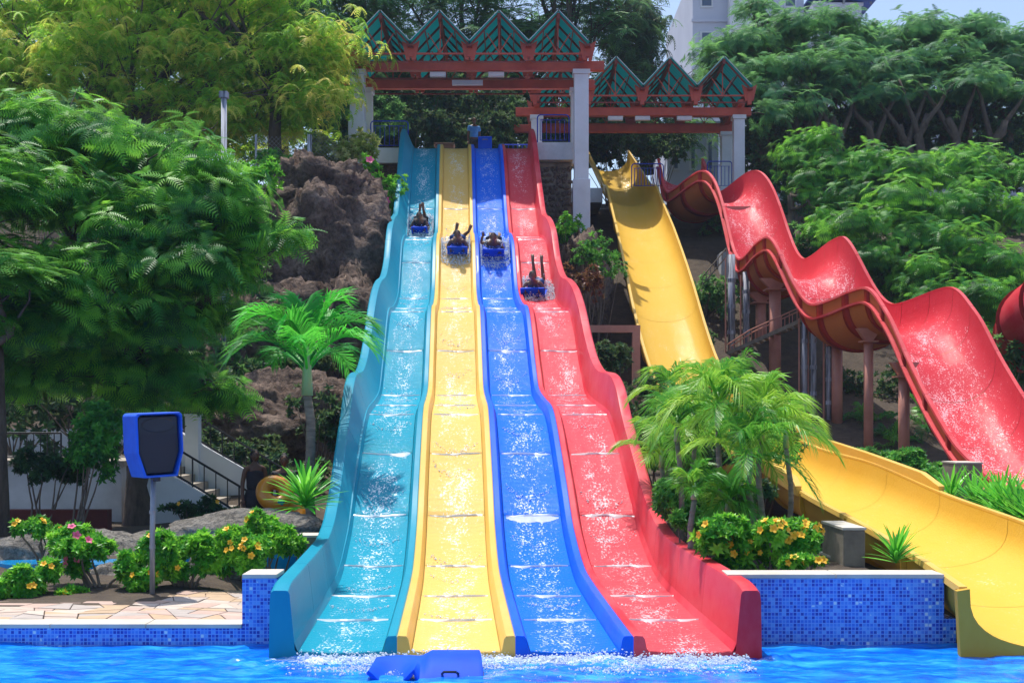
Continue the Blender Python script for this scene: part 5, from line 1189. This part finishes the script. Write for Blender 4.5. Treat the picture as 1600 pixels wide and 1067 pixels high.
for i, (px, pyt, pyb, D, w_, lb) in enumerate(((1190, 175, 280, 58, 1.0, 'column of dark climbers just right of the rear tower'), (1345, 160, 250, 60, 1.4, 'dark climber-covered trunk between the umbrella trees'), (1480, 150, 260, 60, 1.5, 'dark climber-covered trunk below the rightmost umbrella tree'), (1570, 170, 270, 59, 1.3, 'dark leafy mass at the right edge under the umbrella trees'), (1420, 170, 240, 61, .9, 'narrow dark climber mass in the middle of the skyline trees'))):
    lo = lobes_px([(px+random.uniform(-8, 8), pyt+(pyb-pyt)*q/3, D, w_, w_, 1.0) for q in range(4)])
    tree('climber_clad_tree', W(px, pyb+10, D), W(px, pyt, D), lo, WH, .30, 'ivy', lb, 420, tr=.4, k=3, seed=40+i, limbs=False, lower=-.9, upb=.2, elev=(-.3, .8))
for i, (px, py, D, w_, h_, lb) in enumerate(((1230, 225, 66, 2.6, 1.6, 'dusky tree mass behind the first skyline trunk'), (1310, 215, 66, 2.4, 1.8, 'dusky tree mass between the first two skyline trunks'), (1400, 200, 67, 2.6, 1.6, 'dusky tree mass behind the middle umbrella trunks'), (1530, 200, 67, 2.8, 1.8, 'dusky tree mass behind the rightmost umbrella trunk'), (1600, 200, 66, 2.4, 1.8, 'dusky tree mass at the right edge of the skyline'), (1125, 95, 68, 1.8, 1.4, 'loose pale green tree in front of the hotel block'), (1185, 42, 69, 2.0, 1.2, 'thin-crowned tree whose top covers the hotel windows'))):
    tree('skyline_tree', W(px, py+70, D), W(px, py+10, D), lobes_px([(px+random.uniform(-50, 50)*w_/2.4, py+random.uniform(-35, 35), D+random.uniform(-1, 1), w_*.5, w_*.5, h_*.5) for _ in range(7)]), BIPF, .5, 'darktree' if i < 5 else 'flamb_far', lb, 380 if i < 5 else 330, tr=.25, k=5, seed=90+i, lower=-.8, elev=(-.6, .6))
for i, (pa, pb) in enumerate((((1330, 255), (1300, 185)), ((1400, 270), (1360, 190)), ((1425, 265), (1450, 180)), ((1440, 262), (1405, 195)), ((1505, 270), (1480, 185)), ((1515, 265), (1570, 190)), ((1275, 262), (1262, 190)))):
    a = W(*pa, 57); b_ = W(*pb, 57); a.z = ground(a.x, a.y)-.3
    t = tag(empty('leaning_trunk', a), 'bare dark leaning trunk, number-%s along the skyline' % 'x', 'tree trunk', 'bare leaning trunks under the umbrella trees')
    t['label'] = ['slim dark trunk leaning left under the first umbrella crown', 'dark trunk leaning left below the middle umbrella crown', 'dark trunk leaning right below the middle umbrella crown', 'crossing dark trunk between two leaning ones on the skyline', 'thick dark trunk leaning left below the rightmost umbrella crown', 'dark limb-like trunk leaning far right at the skyline edge', 'upright dark trunk closest to the rear tower'][i]
    P = wig(Vector((0, 0, 0)), b_-a, 7, .8, 70+i); MB().tube(P, [.30*(1-.07*j) for j in range(8)], 9).build('trunk', M['bark'], t, smooth=True)
    for s in (-1, 1): MB().tube(wig(P[5], P[7]+Vector((s*1.3, 0, 1.6)), 4, .3, i*3+s), [.15, .12, .10, .08, .05], 7).build('limb', M['bark'], t, smooth=True)
# --- mid right feathery trees on the slope
mid = [(1235, 235, 49, 'feathery green tree just right of the red chute top', [(1262, 245, 50, 1.2, 1.2, .55), (1310, 255, 49, 1.2, 1.2, .5), (1280, 305, 49, 1.0, 1.2, .5), (1325, 325, 48, 1.1, 1.2, .5), (1300, 355, 47, .8, .8, .4), (1350, 275, 49, 1.1, 1, .45)]),
       (1400, 300, 48, 'feathery green tree in the middle of the right slope', [(1380, 270, 49, 1.4, 1.3, .5), (1440, 280, 48, 1.4, 1.3, .5), (1390, 330, 46, 1.4, 1.3, .5), (1340, 350, 45, 1.2, 1.2, .45), (1430, 370, 45, 1.3, 1.2, .5), (1470, 330, 46, 1.2, 1.2, .45), (1370, 400, 44, 1.1, 1.1, .45)]),
       (1540, 310, 48, 'feathery green tree at the right edge of the slope', [(1510, 265, 49, 1.3, 1.3, .5), (1570, 275, 48, 1.3, 1.3, .5), (1530, 330, 46, 1.4, 1.3, .5), (1590, 340, 45, 1.2, 1.2, .5), (1500, 400, 44, 1.2, 1.2, .5), (1560, 410, 43, 1.2, 1.1, .45), (1620, 300, 47, 1.2, 1.2, .5)]),
       (1480, 470, 42, 'lower feathery tree behind the lowest red hump', [(1440, 440, 43, 1.1, 1, .45), (1500, 470, 42, 1.2, 1, .45), (1560, 490, 41, 1.1, 1, .45), (1580, 560, 39, .9, .9, .4), (1530, 540, 40, .8, .8, .35)])]
for i, (px, py, D, lb, lo) in enumerate(mid):
    b_ = W(px, py+150, D); b_.z = ground(b_.x, D)
    tree('feathery_tree', b_, W(px, py+70, D), [(*l[:5], l[5]*1.6) for l in lobes_px(lo)], BIPF, .40, 'flamb', lb, 1080, tr=.16, k=5, seed=50+i, elev=(-.3, .7), upb=.35, shell=(.35, 1.12), lower=-.5, grp='feathery trees on the right slope', bark='twig')

# ------------------------------------------------------------------ shrubs
def shrub(name, c, r, n, mat, label, size=.10, flowers=0, fm='yflower', grp=None, seed=0, tmpl=WH, k=3, stems=5, cat='bush', fsize=.038):
    if size < .1: size *= 1.3
    c = Vector(c); base = Vector((c.x, c.y, ground(c.x, c.y) if c.y > 15.1 or c.x > -2 else .19)); t = tag(empty(name, base), label, cat, grp); rr = random.Random(seed)
    lo = []
    for i in range(max(3, int(4+r[0]*5))):
        a = rr.uniform(0, 2*PI); q = rr.uniform(.2, .95); lo.append((c.x+math.cos(a)*r[0]*q, c.y+math.sin(a)*r[1]*q, c.z+rr.uniform(-.45, .5)*r[2], r[0]*rr.uniform(.22, .5), r[1]*rr.uniform(.25, .55), r[2]*rr.uniform(.25, .6)))
    mb = MB()
    for l in lo: mb.tube(wig(base+Vector((rr.uniform(-.1, .1), 0, -.1)), Vector(l[:3]), 5, .08, rr.randint(0, 999)), [.022, .02, .017, .014, .01, .006], 5)
    o = mb.build('stems', M['twig'], t, smooth=True); o.location = tuple(-base)
    o = crown('foliage', lo, tmpl, size, M[mat], t, n, k, seed=seed+5, upb=.35, elev=(-.2, 1.0), shell=(.3, 1.1), lower=-.8); o.location = tuple(-base)
    if flowers:
        me = None
        for i in range(flowers):
            l = rr.choice(lo); a = rr.uniform(PI*1.1, 1.9*PI); e = rr.uniform(-.2, 1.1); d = Vector((math.cos(a)*math.cos(e), math.sin(a)*math.cos(e), math.sin(e)))
            p = Vector(l[:3])+Vector((d.x*l[3], d.y*l[4], d.z*l[5]))*1.12+Vector((0, -.05, .02))*(1 if fsize < .1 else 2)
            if me is None:
                mb = MB()
                for j in range(5):
                    b = 2*PI*j/5; v1 = Vector((math.cos(b), math.sin(b), .25)); s_ = Vector((-math.sin(b), math.cos(b), 0))*.45
                    mb.add([(0, 0, -.35), v1*.55+s_, v1*1.05+s_*.5, v1*1.05-s_*.5, v1*.55-s_], [(0, 1, 2, 3, 4)])
                mb.tube([(0, 0, -1.0), (0, 0, -.3)], [.12, .28], 6); me = mb.mesh('flower', M[fm])
            o = link('flower', me, None, t); s_ = fsize*rr.uniform(.8, 1.25); o.scale = (s_,)*3; o.location = p-base; o.rotation_euler = (d.to_track_quat('Z', 'Y')).to_euler()
    return t
gy = 'yellow-flowered garden bushes'
shrub('allamanda_bush', W(35, 905, 14.6), (.42, .3, .26), 420, 'shrub', 'low round bush with yellow flowers at the left edge of the deck', .085, 16, grp=gy, seed=1)
shrub('desert_rose_bush', W(145, 860, 15.2), (.55, .4, .42), 520, 'shrub', 'open bush with bare pale stems and pink flowers', .085, 9, 'pflower', seed=2, fsize=.042)
shrub('allamanda_bush', W(60, 830, 16.6), (.32, .3, .22), 160, 'shrub', 'small yellow-flowered bush behind, left of the pink one', .08, 6, grp=gy, seed=3)
shrub('allamanda_bush', W(215, 905, 15.0), (.28, .25, .22), 260, 'shrub', 'small bush with yellow flowers left of the pole foot', .08, 6, grp=gy, seed=4)
shrub('allamanda_bush', W(105, 930, 14.75), (.20, .15, .10), 90, 'shrub', 'tiny plant with yellow flowers at the paving edge', .07, 4, grp=gy, seed=14)
shrub('garden_bush', W(285, 870, 15.3), (.42, .35, .34), 430, 'shrub', 'leafy green bush just right of the loudspeaker pole', .09, 3, seed=5)
shrub('allamanda_bush', W(385, 868, 15.4), (.50, .4, .36), 560, 'shrub', 'dense green bush with a few yellow flowers beside the mosaic block', .09, 14, grp=gy, seed=6)
shrub('garden_bush', W(425, 835, 16.2), (.42, .35, .34), 420, 'shrub', 'dense green bush behind the cream pier near the slide', .09, 3, seed=7)
shrub('garden_bush', W(345, 850, 16.4), (.35, .3, .26), 250, 'shrub', 'smaller green bush with one yellow flower left of the dense ones', .085, 2, seed=8)
shrub('allamanda_bush', W(1215, 845, 13.9), (.66, .42, .44), 640, 'shrub', 'large bush with bright yellow flowers behind the right mosaic wall', .09, 44, grp=gy, seed=9)
shrub('allamanda_bush', W(1245, 880, 13.5), (.25, .2, .10), 120, 'shrub', 'low bright green sprigs and yellow flowers on the wall top', .07, 6, grp=gy, seed=10)
shrub('garden_bush', W(1150, 862, 14.2), (.38, .35, .30), 420, 'shrubdark', 'dark glossy bush behind the red slide wall', .085, 2, seed=11)
shrub('garden_bush', W(1088, 820, 15.6), (.32, .3, .26), 280, 'shrubdark', 'dark bush low beneath the leftmost areca palm', .085, 0, seed=12)
shrub('garden_bush', W(1290, 880, 15.8), (.3, .3, .2), 160, 'shrubdark', 'small dark bush left of the concrete pier', .085, 0, seed=13)
shrub('dark_shrub', W(120, 690, 21), (.75, .6, .8), 520, 'shrubdark', 'small leafy tree in front of the white terrace wall', .13, 0, seed=20)
shrub('dark_shrub', W(60, 740, 21.5), (.7, .5, .45), 260, 'ivy', 'dark shrub spreading over the terrace wall at far left', .13, 0, seed=21)
shrub('creeper', W(300, 800, 22.6), (.45, .15, .28), 150, 'ivy', 'thin dark creeper hanging on the white wall of the steps', .11, 2, seed=22)
shrub('creeper', W(345, 810, 22.6), (.4, .15, .22), 110, 'ivy', 'second creeper on the white wall below the handrail end', .11, 0, seed=23)
for i, (px, py, D, r, n, m, s, lb) in enumerate([
    (545, 235, 42, (1.1, .9, .8), 520, 'grass', .16, 'pale green scrub below the left tower column'), (590, 300, 41, (.9, .8, 1.2), 620, 'shrub', .15, 'light green bush hugging the teal slide wall near the top'),
    (560, 350, 39.5, (.8, .8, .9), 420, 'grass', .16, 'dry grassy bush right of the rock top'), (600, 390, 38, (.6, .7, .8), 380, 'shrub', .14, 'green bush between the rock and the teal wall'), (500, 240, 42, (.9, .8, .5), 300, 'grass', .16, 'low scrub behind the wooden fence post'),
    (400, 290, 36, (1.0, .8, .7), 380, 'shrub', .17, 'broad-leaved green plants at the rock top left'), (440, 250, 41, (1, .8, .45), 260, 'shrubdark', .15, 'dark scrub around the chain-link fence'),
    (885, 365, 42, (.7, .7, .8), 360, 'shrub', .14, 'green bush at the foot of the fieldstone wall'), (930, 410, 40, (.9, .8, .8), 360, 'shrubdark', .15, 'dark bush between the red lane and yellow chute'), (905, 450, 38, (.6, .7, .8), 260, 'redleaf', .15, 'reddish shrub beside the red side wall'),
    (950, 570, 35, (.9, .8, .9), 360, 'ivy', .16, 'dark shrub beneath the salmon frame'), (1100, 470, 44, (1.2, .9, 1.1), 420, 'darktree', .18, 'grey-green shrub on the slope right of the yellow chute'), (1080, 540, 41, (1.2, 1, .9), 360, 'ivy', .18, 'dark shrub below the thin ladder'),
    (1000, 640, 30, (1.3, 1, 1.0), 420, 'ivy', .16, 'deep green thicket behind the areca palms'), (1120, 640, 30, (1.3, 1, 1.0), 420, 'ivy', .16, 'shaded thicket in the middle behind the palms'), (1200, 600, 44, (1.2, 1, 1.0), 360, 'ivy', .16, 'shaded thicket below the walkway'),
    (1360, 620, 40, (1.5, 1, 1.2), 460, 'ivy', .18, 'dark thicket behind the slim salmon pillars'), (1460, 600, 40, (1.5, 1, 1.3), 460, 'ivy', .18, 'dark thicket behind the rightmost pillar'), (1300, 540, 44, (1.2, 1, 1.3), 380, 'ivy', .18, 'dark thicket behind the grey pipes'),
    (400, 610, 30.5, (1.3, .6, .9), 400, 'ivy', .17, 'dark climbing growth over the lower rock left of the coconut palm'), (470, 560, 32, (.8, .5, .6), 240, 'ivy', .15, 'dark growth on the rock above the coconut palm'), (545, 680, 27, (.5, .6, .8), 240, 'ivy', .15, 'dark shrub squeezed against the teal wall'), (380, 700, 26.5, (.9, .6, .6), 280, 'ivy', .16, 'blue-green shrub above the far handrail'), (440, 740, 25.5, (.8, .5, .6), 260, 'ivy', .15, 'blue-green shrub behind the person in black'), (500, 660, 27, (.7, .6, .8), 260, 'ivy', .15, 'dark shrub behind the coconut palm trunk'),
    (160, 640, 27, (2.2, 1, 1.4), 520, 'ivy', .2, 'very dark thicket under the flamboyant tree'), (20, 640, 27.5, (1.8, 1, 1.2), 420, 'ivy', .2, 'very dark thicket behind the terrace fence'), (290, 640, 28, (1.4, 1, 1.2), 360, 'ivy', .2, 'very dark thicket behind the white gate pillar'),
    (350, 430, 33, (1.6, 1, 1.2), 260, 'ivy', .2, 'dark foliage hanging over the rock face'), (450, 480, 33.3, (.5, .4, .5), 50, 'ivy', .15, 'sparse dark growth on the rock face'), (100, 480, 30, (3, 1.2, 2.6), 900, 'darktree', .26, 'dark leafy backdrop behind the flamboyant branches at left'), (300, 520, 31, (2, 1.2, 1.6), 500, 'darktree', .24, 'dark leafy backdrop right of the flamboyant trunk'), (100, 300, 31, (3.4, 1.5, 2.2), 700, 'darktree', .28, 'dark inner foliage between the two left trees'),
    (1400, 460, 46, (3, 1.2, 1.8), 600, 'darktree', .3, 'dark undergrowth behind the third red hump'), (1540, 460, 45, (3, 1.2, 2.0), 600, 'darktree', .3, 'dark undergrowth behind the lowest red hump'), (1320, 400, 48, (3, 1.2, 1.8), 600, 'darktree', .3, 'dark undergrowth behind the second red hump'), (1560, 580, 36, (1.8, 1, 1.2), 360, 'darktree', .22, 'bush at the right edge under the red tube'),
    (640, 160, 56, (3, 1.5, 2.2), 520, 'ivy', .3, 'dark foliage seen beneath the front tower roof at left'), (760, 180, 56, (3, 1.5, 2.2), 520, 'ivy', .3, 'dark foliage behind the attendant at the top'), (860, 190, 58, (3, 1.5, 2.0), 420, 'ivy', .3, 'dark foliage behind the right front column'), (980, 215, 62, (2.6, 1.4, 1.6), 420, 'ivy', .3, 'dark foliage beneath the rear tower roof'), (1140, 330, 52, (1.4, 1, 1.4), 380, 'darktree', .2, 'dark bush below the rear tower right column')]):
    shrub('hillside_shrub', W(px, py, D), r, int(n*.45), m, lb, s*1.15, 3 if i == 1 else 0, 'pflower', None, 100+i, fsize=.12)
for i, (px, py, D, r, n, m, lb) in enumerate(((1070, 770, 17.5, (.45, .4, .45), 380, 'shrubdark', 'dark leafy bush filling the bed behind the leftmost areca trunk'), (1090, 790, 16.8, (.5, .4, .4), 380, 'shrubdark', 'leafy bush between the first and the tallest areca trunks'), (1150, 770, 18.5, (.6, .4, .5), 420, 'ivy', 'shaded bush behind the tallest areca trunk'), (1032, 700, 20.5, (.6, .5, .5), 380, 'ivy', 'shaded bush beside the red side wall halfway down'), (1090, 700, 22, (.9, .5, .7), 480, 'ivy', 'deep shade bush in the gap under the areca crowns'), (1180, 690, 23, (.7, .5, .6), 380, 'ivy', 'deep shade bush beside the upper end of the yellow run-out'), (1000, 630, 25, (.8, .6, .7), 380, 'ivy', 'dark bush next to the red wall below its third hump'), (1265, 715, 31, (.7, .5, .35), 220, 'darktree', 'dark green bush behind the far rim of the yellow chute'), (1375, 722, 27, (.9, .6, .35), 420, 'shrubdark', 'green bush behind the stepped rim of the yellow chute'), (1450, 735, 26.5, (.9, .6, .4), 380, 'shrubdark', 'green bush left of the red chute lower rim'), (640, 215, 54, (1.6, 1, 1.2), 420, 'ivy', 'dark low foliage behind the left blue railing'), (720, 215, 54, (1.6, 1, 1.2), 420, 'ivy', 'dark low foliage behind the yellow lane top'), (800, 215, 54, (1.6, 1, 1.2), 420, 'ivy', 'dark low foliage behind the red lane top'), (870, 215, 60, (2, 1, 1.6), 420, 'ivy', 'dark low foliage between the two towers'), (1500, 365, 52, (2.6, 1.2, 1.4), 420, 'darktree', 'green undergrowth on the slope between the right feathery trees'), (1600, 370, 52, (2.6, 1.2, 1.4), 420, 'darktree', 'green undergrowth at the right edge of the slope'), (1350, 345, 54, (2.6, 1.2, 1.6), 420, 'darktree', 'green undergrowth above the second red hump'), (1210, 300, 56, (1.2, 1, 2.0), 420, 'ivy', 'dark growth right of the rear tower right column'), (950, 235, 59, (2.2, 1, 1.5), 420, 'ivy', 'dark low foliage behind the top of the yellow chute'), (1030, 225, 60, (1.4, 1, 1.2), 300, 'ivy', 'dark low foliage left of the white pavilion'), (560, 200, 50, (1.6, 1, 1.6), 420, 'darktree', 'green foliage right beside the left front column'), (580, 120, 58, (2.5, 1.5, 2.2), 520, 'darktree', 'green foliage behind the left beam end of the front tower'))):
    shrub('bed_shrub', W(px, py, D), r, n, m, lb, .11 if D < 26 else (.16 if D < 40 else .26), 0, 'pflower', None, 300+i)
# grass on the hill beside the rock
n = 5200; P = np.stack([RNG.uniform(-7.2, -3.6, n), RNG.uniform(38.5, 45, n)], 1); pos = np.array([(x, y, ground(x, y)) for x, y in P]); Xd = RNG.normal(size=(n, 3))*.35+np.array([0, -.1, 1]); Zd = RNG.normal(size=(n, 3))
tv = np.array([(0, -.03, 0), (0, .03, 0), (.6, .02, .05), (.6, -.02, .05), (1, 0, .2), (1, 0, .2)]); tf = np.array([(0, 1, 2, 3), (3, 2, 4, 5)])
o = scatter(tv, tf[:, :4], pos, Xd, Zd, RNG.uniform(.2, .55, n), RNG.random(n), 'hillside_grass', M['grass']); tag(o, 'pale dry grass growing on the hillside left of the slide top', 'grass', kind='stuff')

# ------------------------------------------------------------------ palms and strap plants
def palm_frond(name, P0, az, L_, rise, droop, nl, leafl, mat, parent, seed, lw=.018, rach='crownshaft', vee=.5, tipdroop=.5):
    r = random.Random(seed); h = Vector((math.cos(az), math.sin(az), 0)); pts = []
    N = 12
    for i in range(N+1):
        t = i/N; pts.append(Vector(P0)+h*(L_*(t*math.cos(rise)*(1-.12*t)))+Vector((0, 0, L_*(math.sin(rise)*t-droop*t*t))))
    mb = MB().tube(pts, [.016*(1-.85*i/N)*L_**.5+.002 for i in range(N+1)], 5)
    side = Vector((-h.y, h.x, 0)); V = []; F = []; 
    for i in range(nl):
        t = .16+.83*i/(nl-1); f = t*N; k = min(int(f), N-1); c = pts[k].lerp(pts[k+1], f-k); d = (pts[k+1]-pts[k]).normalized(); up = side.cross(d).normalized()
        if up.z < 0: up = -up
        for s in (-1, 1):
            ll = leafl*(math.sin(PI*(.12+.80*t))**.6)*r.uniform(.85, 1.1); ang = 1.0-.55*t+r.uniform(-.08, .08); v = vee*r.uniform(.6, 1.2)
            o = (d*math.cos(ang)+side*s*math.sin(ang)*math.cos(v)+up*math.sin(v)*math.sin(ang)).normalized()
            m = c+o*ll*.5-Vector((0, 0, .03*ll)); e = c+o*ll*.95-Vector((0, 0, tipdroop*ll*r.uniform(.6, 1.2))); wv = d*lw*r.uniform(.8, 1.2); n = len(V)
            V += [c-wv*.4, c+wv*.4, m+wv, m-wv, e]; F += [(n, n+1, n+2, n+3), (n+3, n+2, n+4, n+4)]
    vv = np.array([tuple(v) for v in V]); ff4 = [f for f in F if f[2] != f[3]]; ff3 = [f[:3] for f in F if f[2] == f[3]]
    me = bpy.data.meshes.new(name); allv = [tuple(v) for v in V]+mb.v; nb = len(V)
    me.from_pydata(allv, [], ff4+ff3+[tuple(i+nb for i in f) for f in mb.f]); a = me.attributes.new('rnd', 'FLOAT', 'POINT')
    base = r.random(); a.data.foreach_set('value', np.array([min(1, max(0, base*.7+r.random()*.3)) for _ in range(len(allv))], dtype=np.float32)); me.update()
    return link(name, me, mat, parent)
def palm(name, base, top, label, nf, L_, mat='palm', leafl=.40, nl=30, seed=0, tr=.045, grp=None, rise=(.35, 1.35), droop=(.35, .75), shaft=True, lw=.014, azs=None, lean=0, vee=.5, tipdroop=.5):
    base = Vector(base); top = Vector(top); t = tag(empty(name, base), label, 'palm', grp); r = random.Random(seed)
    P = [Vector((0, 0, -.2)).lerp(top-base, i/6)+Vector((.04*math.sin(i*.9+seed), 0, 0)) for i in range(7)]; P[-1] = top-base
    MB().tube(P, [tr*1.25, tr*1.1, tr, tr, tr, tr*.95, tr*.9], 12).build('trunk', M['palmtrunk'], t, smooth=True)
    for k in range(1, 14):
        f = k/14*6; i = min(int(f), 5); p = P[i].lerp(P[i+1], f-i); MB().tube([p-Vector((0, 0, .006)), p+Vector((0, 0, .006))], tr*1.12, 10).build('ring_scar', M['palmtrunk'], t)
    tp = top-base
    if shaft: MB().tube([tp, tp+Vector((0, 0, .18*L_)), tp+Vector((0, 0, .38*L_))], [tr*1.25, tr*1.0, tr*.4], 10).build('crownshaft', M['crownshaft'], t, smooth=True)
    for i in range(nf):
        az = (azs[i] if azs else 2*PI*i/nf*2.4+r.uniform(-.3, .3)); q = i/nf
        palm_frond('frond', tp+Vector((0, 0, (.34-.2*q)*L_ if shaft else 0)), az, L_*r.uniform(.85, 1.1), rise[1]-(rise[1]-rise[0])*q, r.uniform(*droop), nl, leafl, M[mat], t, seed*50+i, lw, vee=vee, tipdroop=tipdroop)
    return t
b_ = W(492, 760, 20.2); b_.z = .3
palm('coconut_palm', b_, W(480, 618, 20), 'young coconut palm with glossy green fronds leaning over the teal wall', 13, 2.0, 'palm2', .66, 62, 3, .075, rise=(.62, 1.38), droop=(.50, .68), lw=.014, azs=[1.9, 2.7, .5, -2.2, .9, 3.3, .05, 2.95, -.3, 3.6, -1.5, 1.2, 2.2], vee=.5, tipdroop=.35)
gp = 'areca palms in the right-hand bed'
for i, (px, py, D, lb, nf, L_) in enumerate(((1058, 690, 16.6, 'areca palm with a dark trunk nearest the red slide wall', 11, 1.05), (1122, 665, 16.0, 'tallest areca palm with the thickest trunk in the clump', 13, 1.3), (1172, 735, 15.3, 'yellowish areca palm just right of the tallest one', 10, 1.05), (1190, 690, 15.9, 'areca palm arching right over the yellow chute', 12, 1.25), (1085, 700, 18.2, 'areca palm standing further back in the clump', 10, 1.1), (1138, 800, 15.2, 'small low areca palm at the foot of the clump', 8, .6), (1034, 730, 18.5, 'shadowed areca palm half hidden by the red wall', 9, 1.0), (1228, 700, 17.4, 'slender areca palm behind the arching one', 9, 1.05), (1150, 640, 19.5, 'tall shaded areca palm at the back of the clump', 9, 1.2), (1085, 780, 15.0, 'short areca palm low between two trunks', 6, .6), (1052, 640, 19.8, 'shaded areca palm at the back left of the clump', 9, 1.1))):
    tp = W(px, py, D); bs = Vector((tp.x+random.uniform(-.12, .12), D, ground(tp.x, D)))
    L_ *= .86; palm('areca_palm', bs, tp, lb, nf+1, L_, 'palm', .44*L_**.5, 34, 10+i, .036, gp, rise=(.1, 1.4), droop=(.45, .85), lw=.0115, vee=.35, tipdroop=.4)
for i, (px, py, D, lb) in enumerate(((1352, 700, 37.5, 'dark fan of palm fronds left of the slim pillar'), (1450, 690, 36.5, 'palm behind the rightmost salmon pillar'), (1395, 730, 36, 'low palm in shade behind the yellow chute'))):
    tp = W(px, py, D); palm('shaded_palm', (tp.x, D, ground(tp.x, D)), tp, lb, 10, 1.5, 'shrubdark', .6, 26, 30+i, .07, None, rise=(.3, 1.4), droop=(.3, .7), lw=.02)
def strap(name, c, n, L_, label, mat='strap', seed=0, wd=.022, cat='plant', grp=None, up=.9):
    c = Vector(c); t = tag(empty(name, c), label, cat, grp); r = random.Random(seed); protos = []
    for k in range(4):
        V = []; dr = r.uniform(.15, .5)
        for i in range(6):
            q = i/5; w_ = wd*(math.sin(PI*min(q*.85+.12, 1))**.6); x = q*L_; z = -dr*L_*q*q*.6; V += [(x, -w_, z+.15*w_), (x, 0, z-.2*w_), (x, w_, z+.15*w_)]
        F = [(i*3+j, i*3+j+1, i*3+j+4, i*3+j+3) for i in range(5) for j in range(2)]; me = bpy.data.meshes.new('leaf'); me.from_pydata(V, [], F); a = me.attributes.new('rnd', 'FLOAT', 'POINT'); a.data.foreach_set('value', [r.random()*.9]*len(V)); me.materials.append(M[mat]); me.update(); protos.append(me)
    for i in range(n):
        o = link('leaf', r.choice(protos), None, t); q = i/n; s = r.uniform(.7, 1.1); o.scale = (s, s, s); o.rotation_euler = Matrix.Rotation(2.4*i+r.uniform(-.3, .3), 3, 'Z').to_euler()
        el = up*(1.5-1.3*q)+r.uniform(-.12, .12); m_ = Matrix.Rotation(2.4*i+r.uniform(-.3, .3), 3, 'Z') @ Matrix.Rotation(-el, 3, 'Y'); o.rotation_euler = m_.to_euler(); o.location = (0, 0, .25*L_*(1-q))
    return t
strap('spiky_dracaena', W(477, 792, 15.9)+Vector((0, 0, -.02)), 100, .52, 'spiky strap-leaved plant beside the teal slide wall', seed=2, wd=.026)
strap('strap_plant', W(1400, 880, 13.6), 46, .38, 'arching strap-leaved plant on the wall under the yellow chute', seed=3, wd=.02)
for i, (px, py, D) in enumerate(((1470, 800, 19.0), (1500, 805, 18.6), (1535, 815, 18.2), (1570, 825, 17.8), (1600, 832, 17.5), (1485, 785, 21), (1525, 792, 20.5), (1565, 800, 20), (1605, 812, 19.5))):
    p = W(px, py, D); p.x = max(p.x, 7.2); p.z = max(ground(p.x, D)+.05, p.z-.05)
    strap('strap_plant', p, 60, .62, ['leftmost strap-leaved clump along the far rim of the yellow chute', 'second strap-leaved clump from the chute step', 'strap-leaved clump at mid rim of the yellow chute', 'strap-leaved clump near the right photo edge', 'strap-leaved clump cut by the right photo edge', 'rear clump left of the pale pier', 'rear clump right below the pale pier', 'rear clump under the red chute rim', 'rear clump at the far right under the red chute'][i], seed=20+i, wd=.026, grp='strap-leaved clumps along the yellow chute')

# ------------------------------------------------------------------ haze
m = bpy.data.materials.new('thin_air'); m.use_nodes = True; N = m.node_tree.nodes; N.remove(N['Principled BSDF']); v = N.new('ShaderNodeVolumePrincipled'); v.inputs['Color'].default_value = (.70, .82, 1, 1); v.inputs['Density'].default_value = .0003; v.inputs['Anisotropy'].default_value = .2
m.node_tree.links.new(v.outputs[0], N['Material Output'].inputs['Volume'])
hz = MB().box(-610, -610, -3.3, 610, 910, 60).build('haze', m); hz['kind'] = 'stuff'
S.cycles.volume_bounces = 1
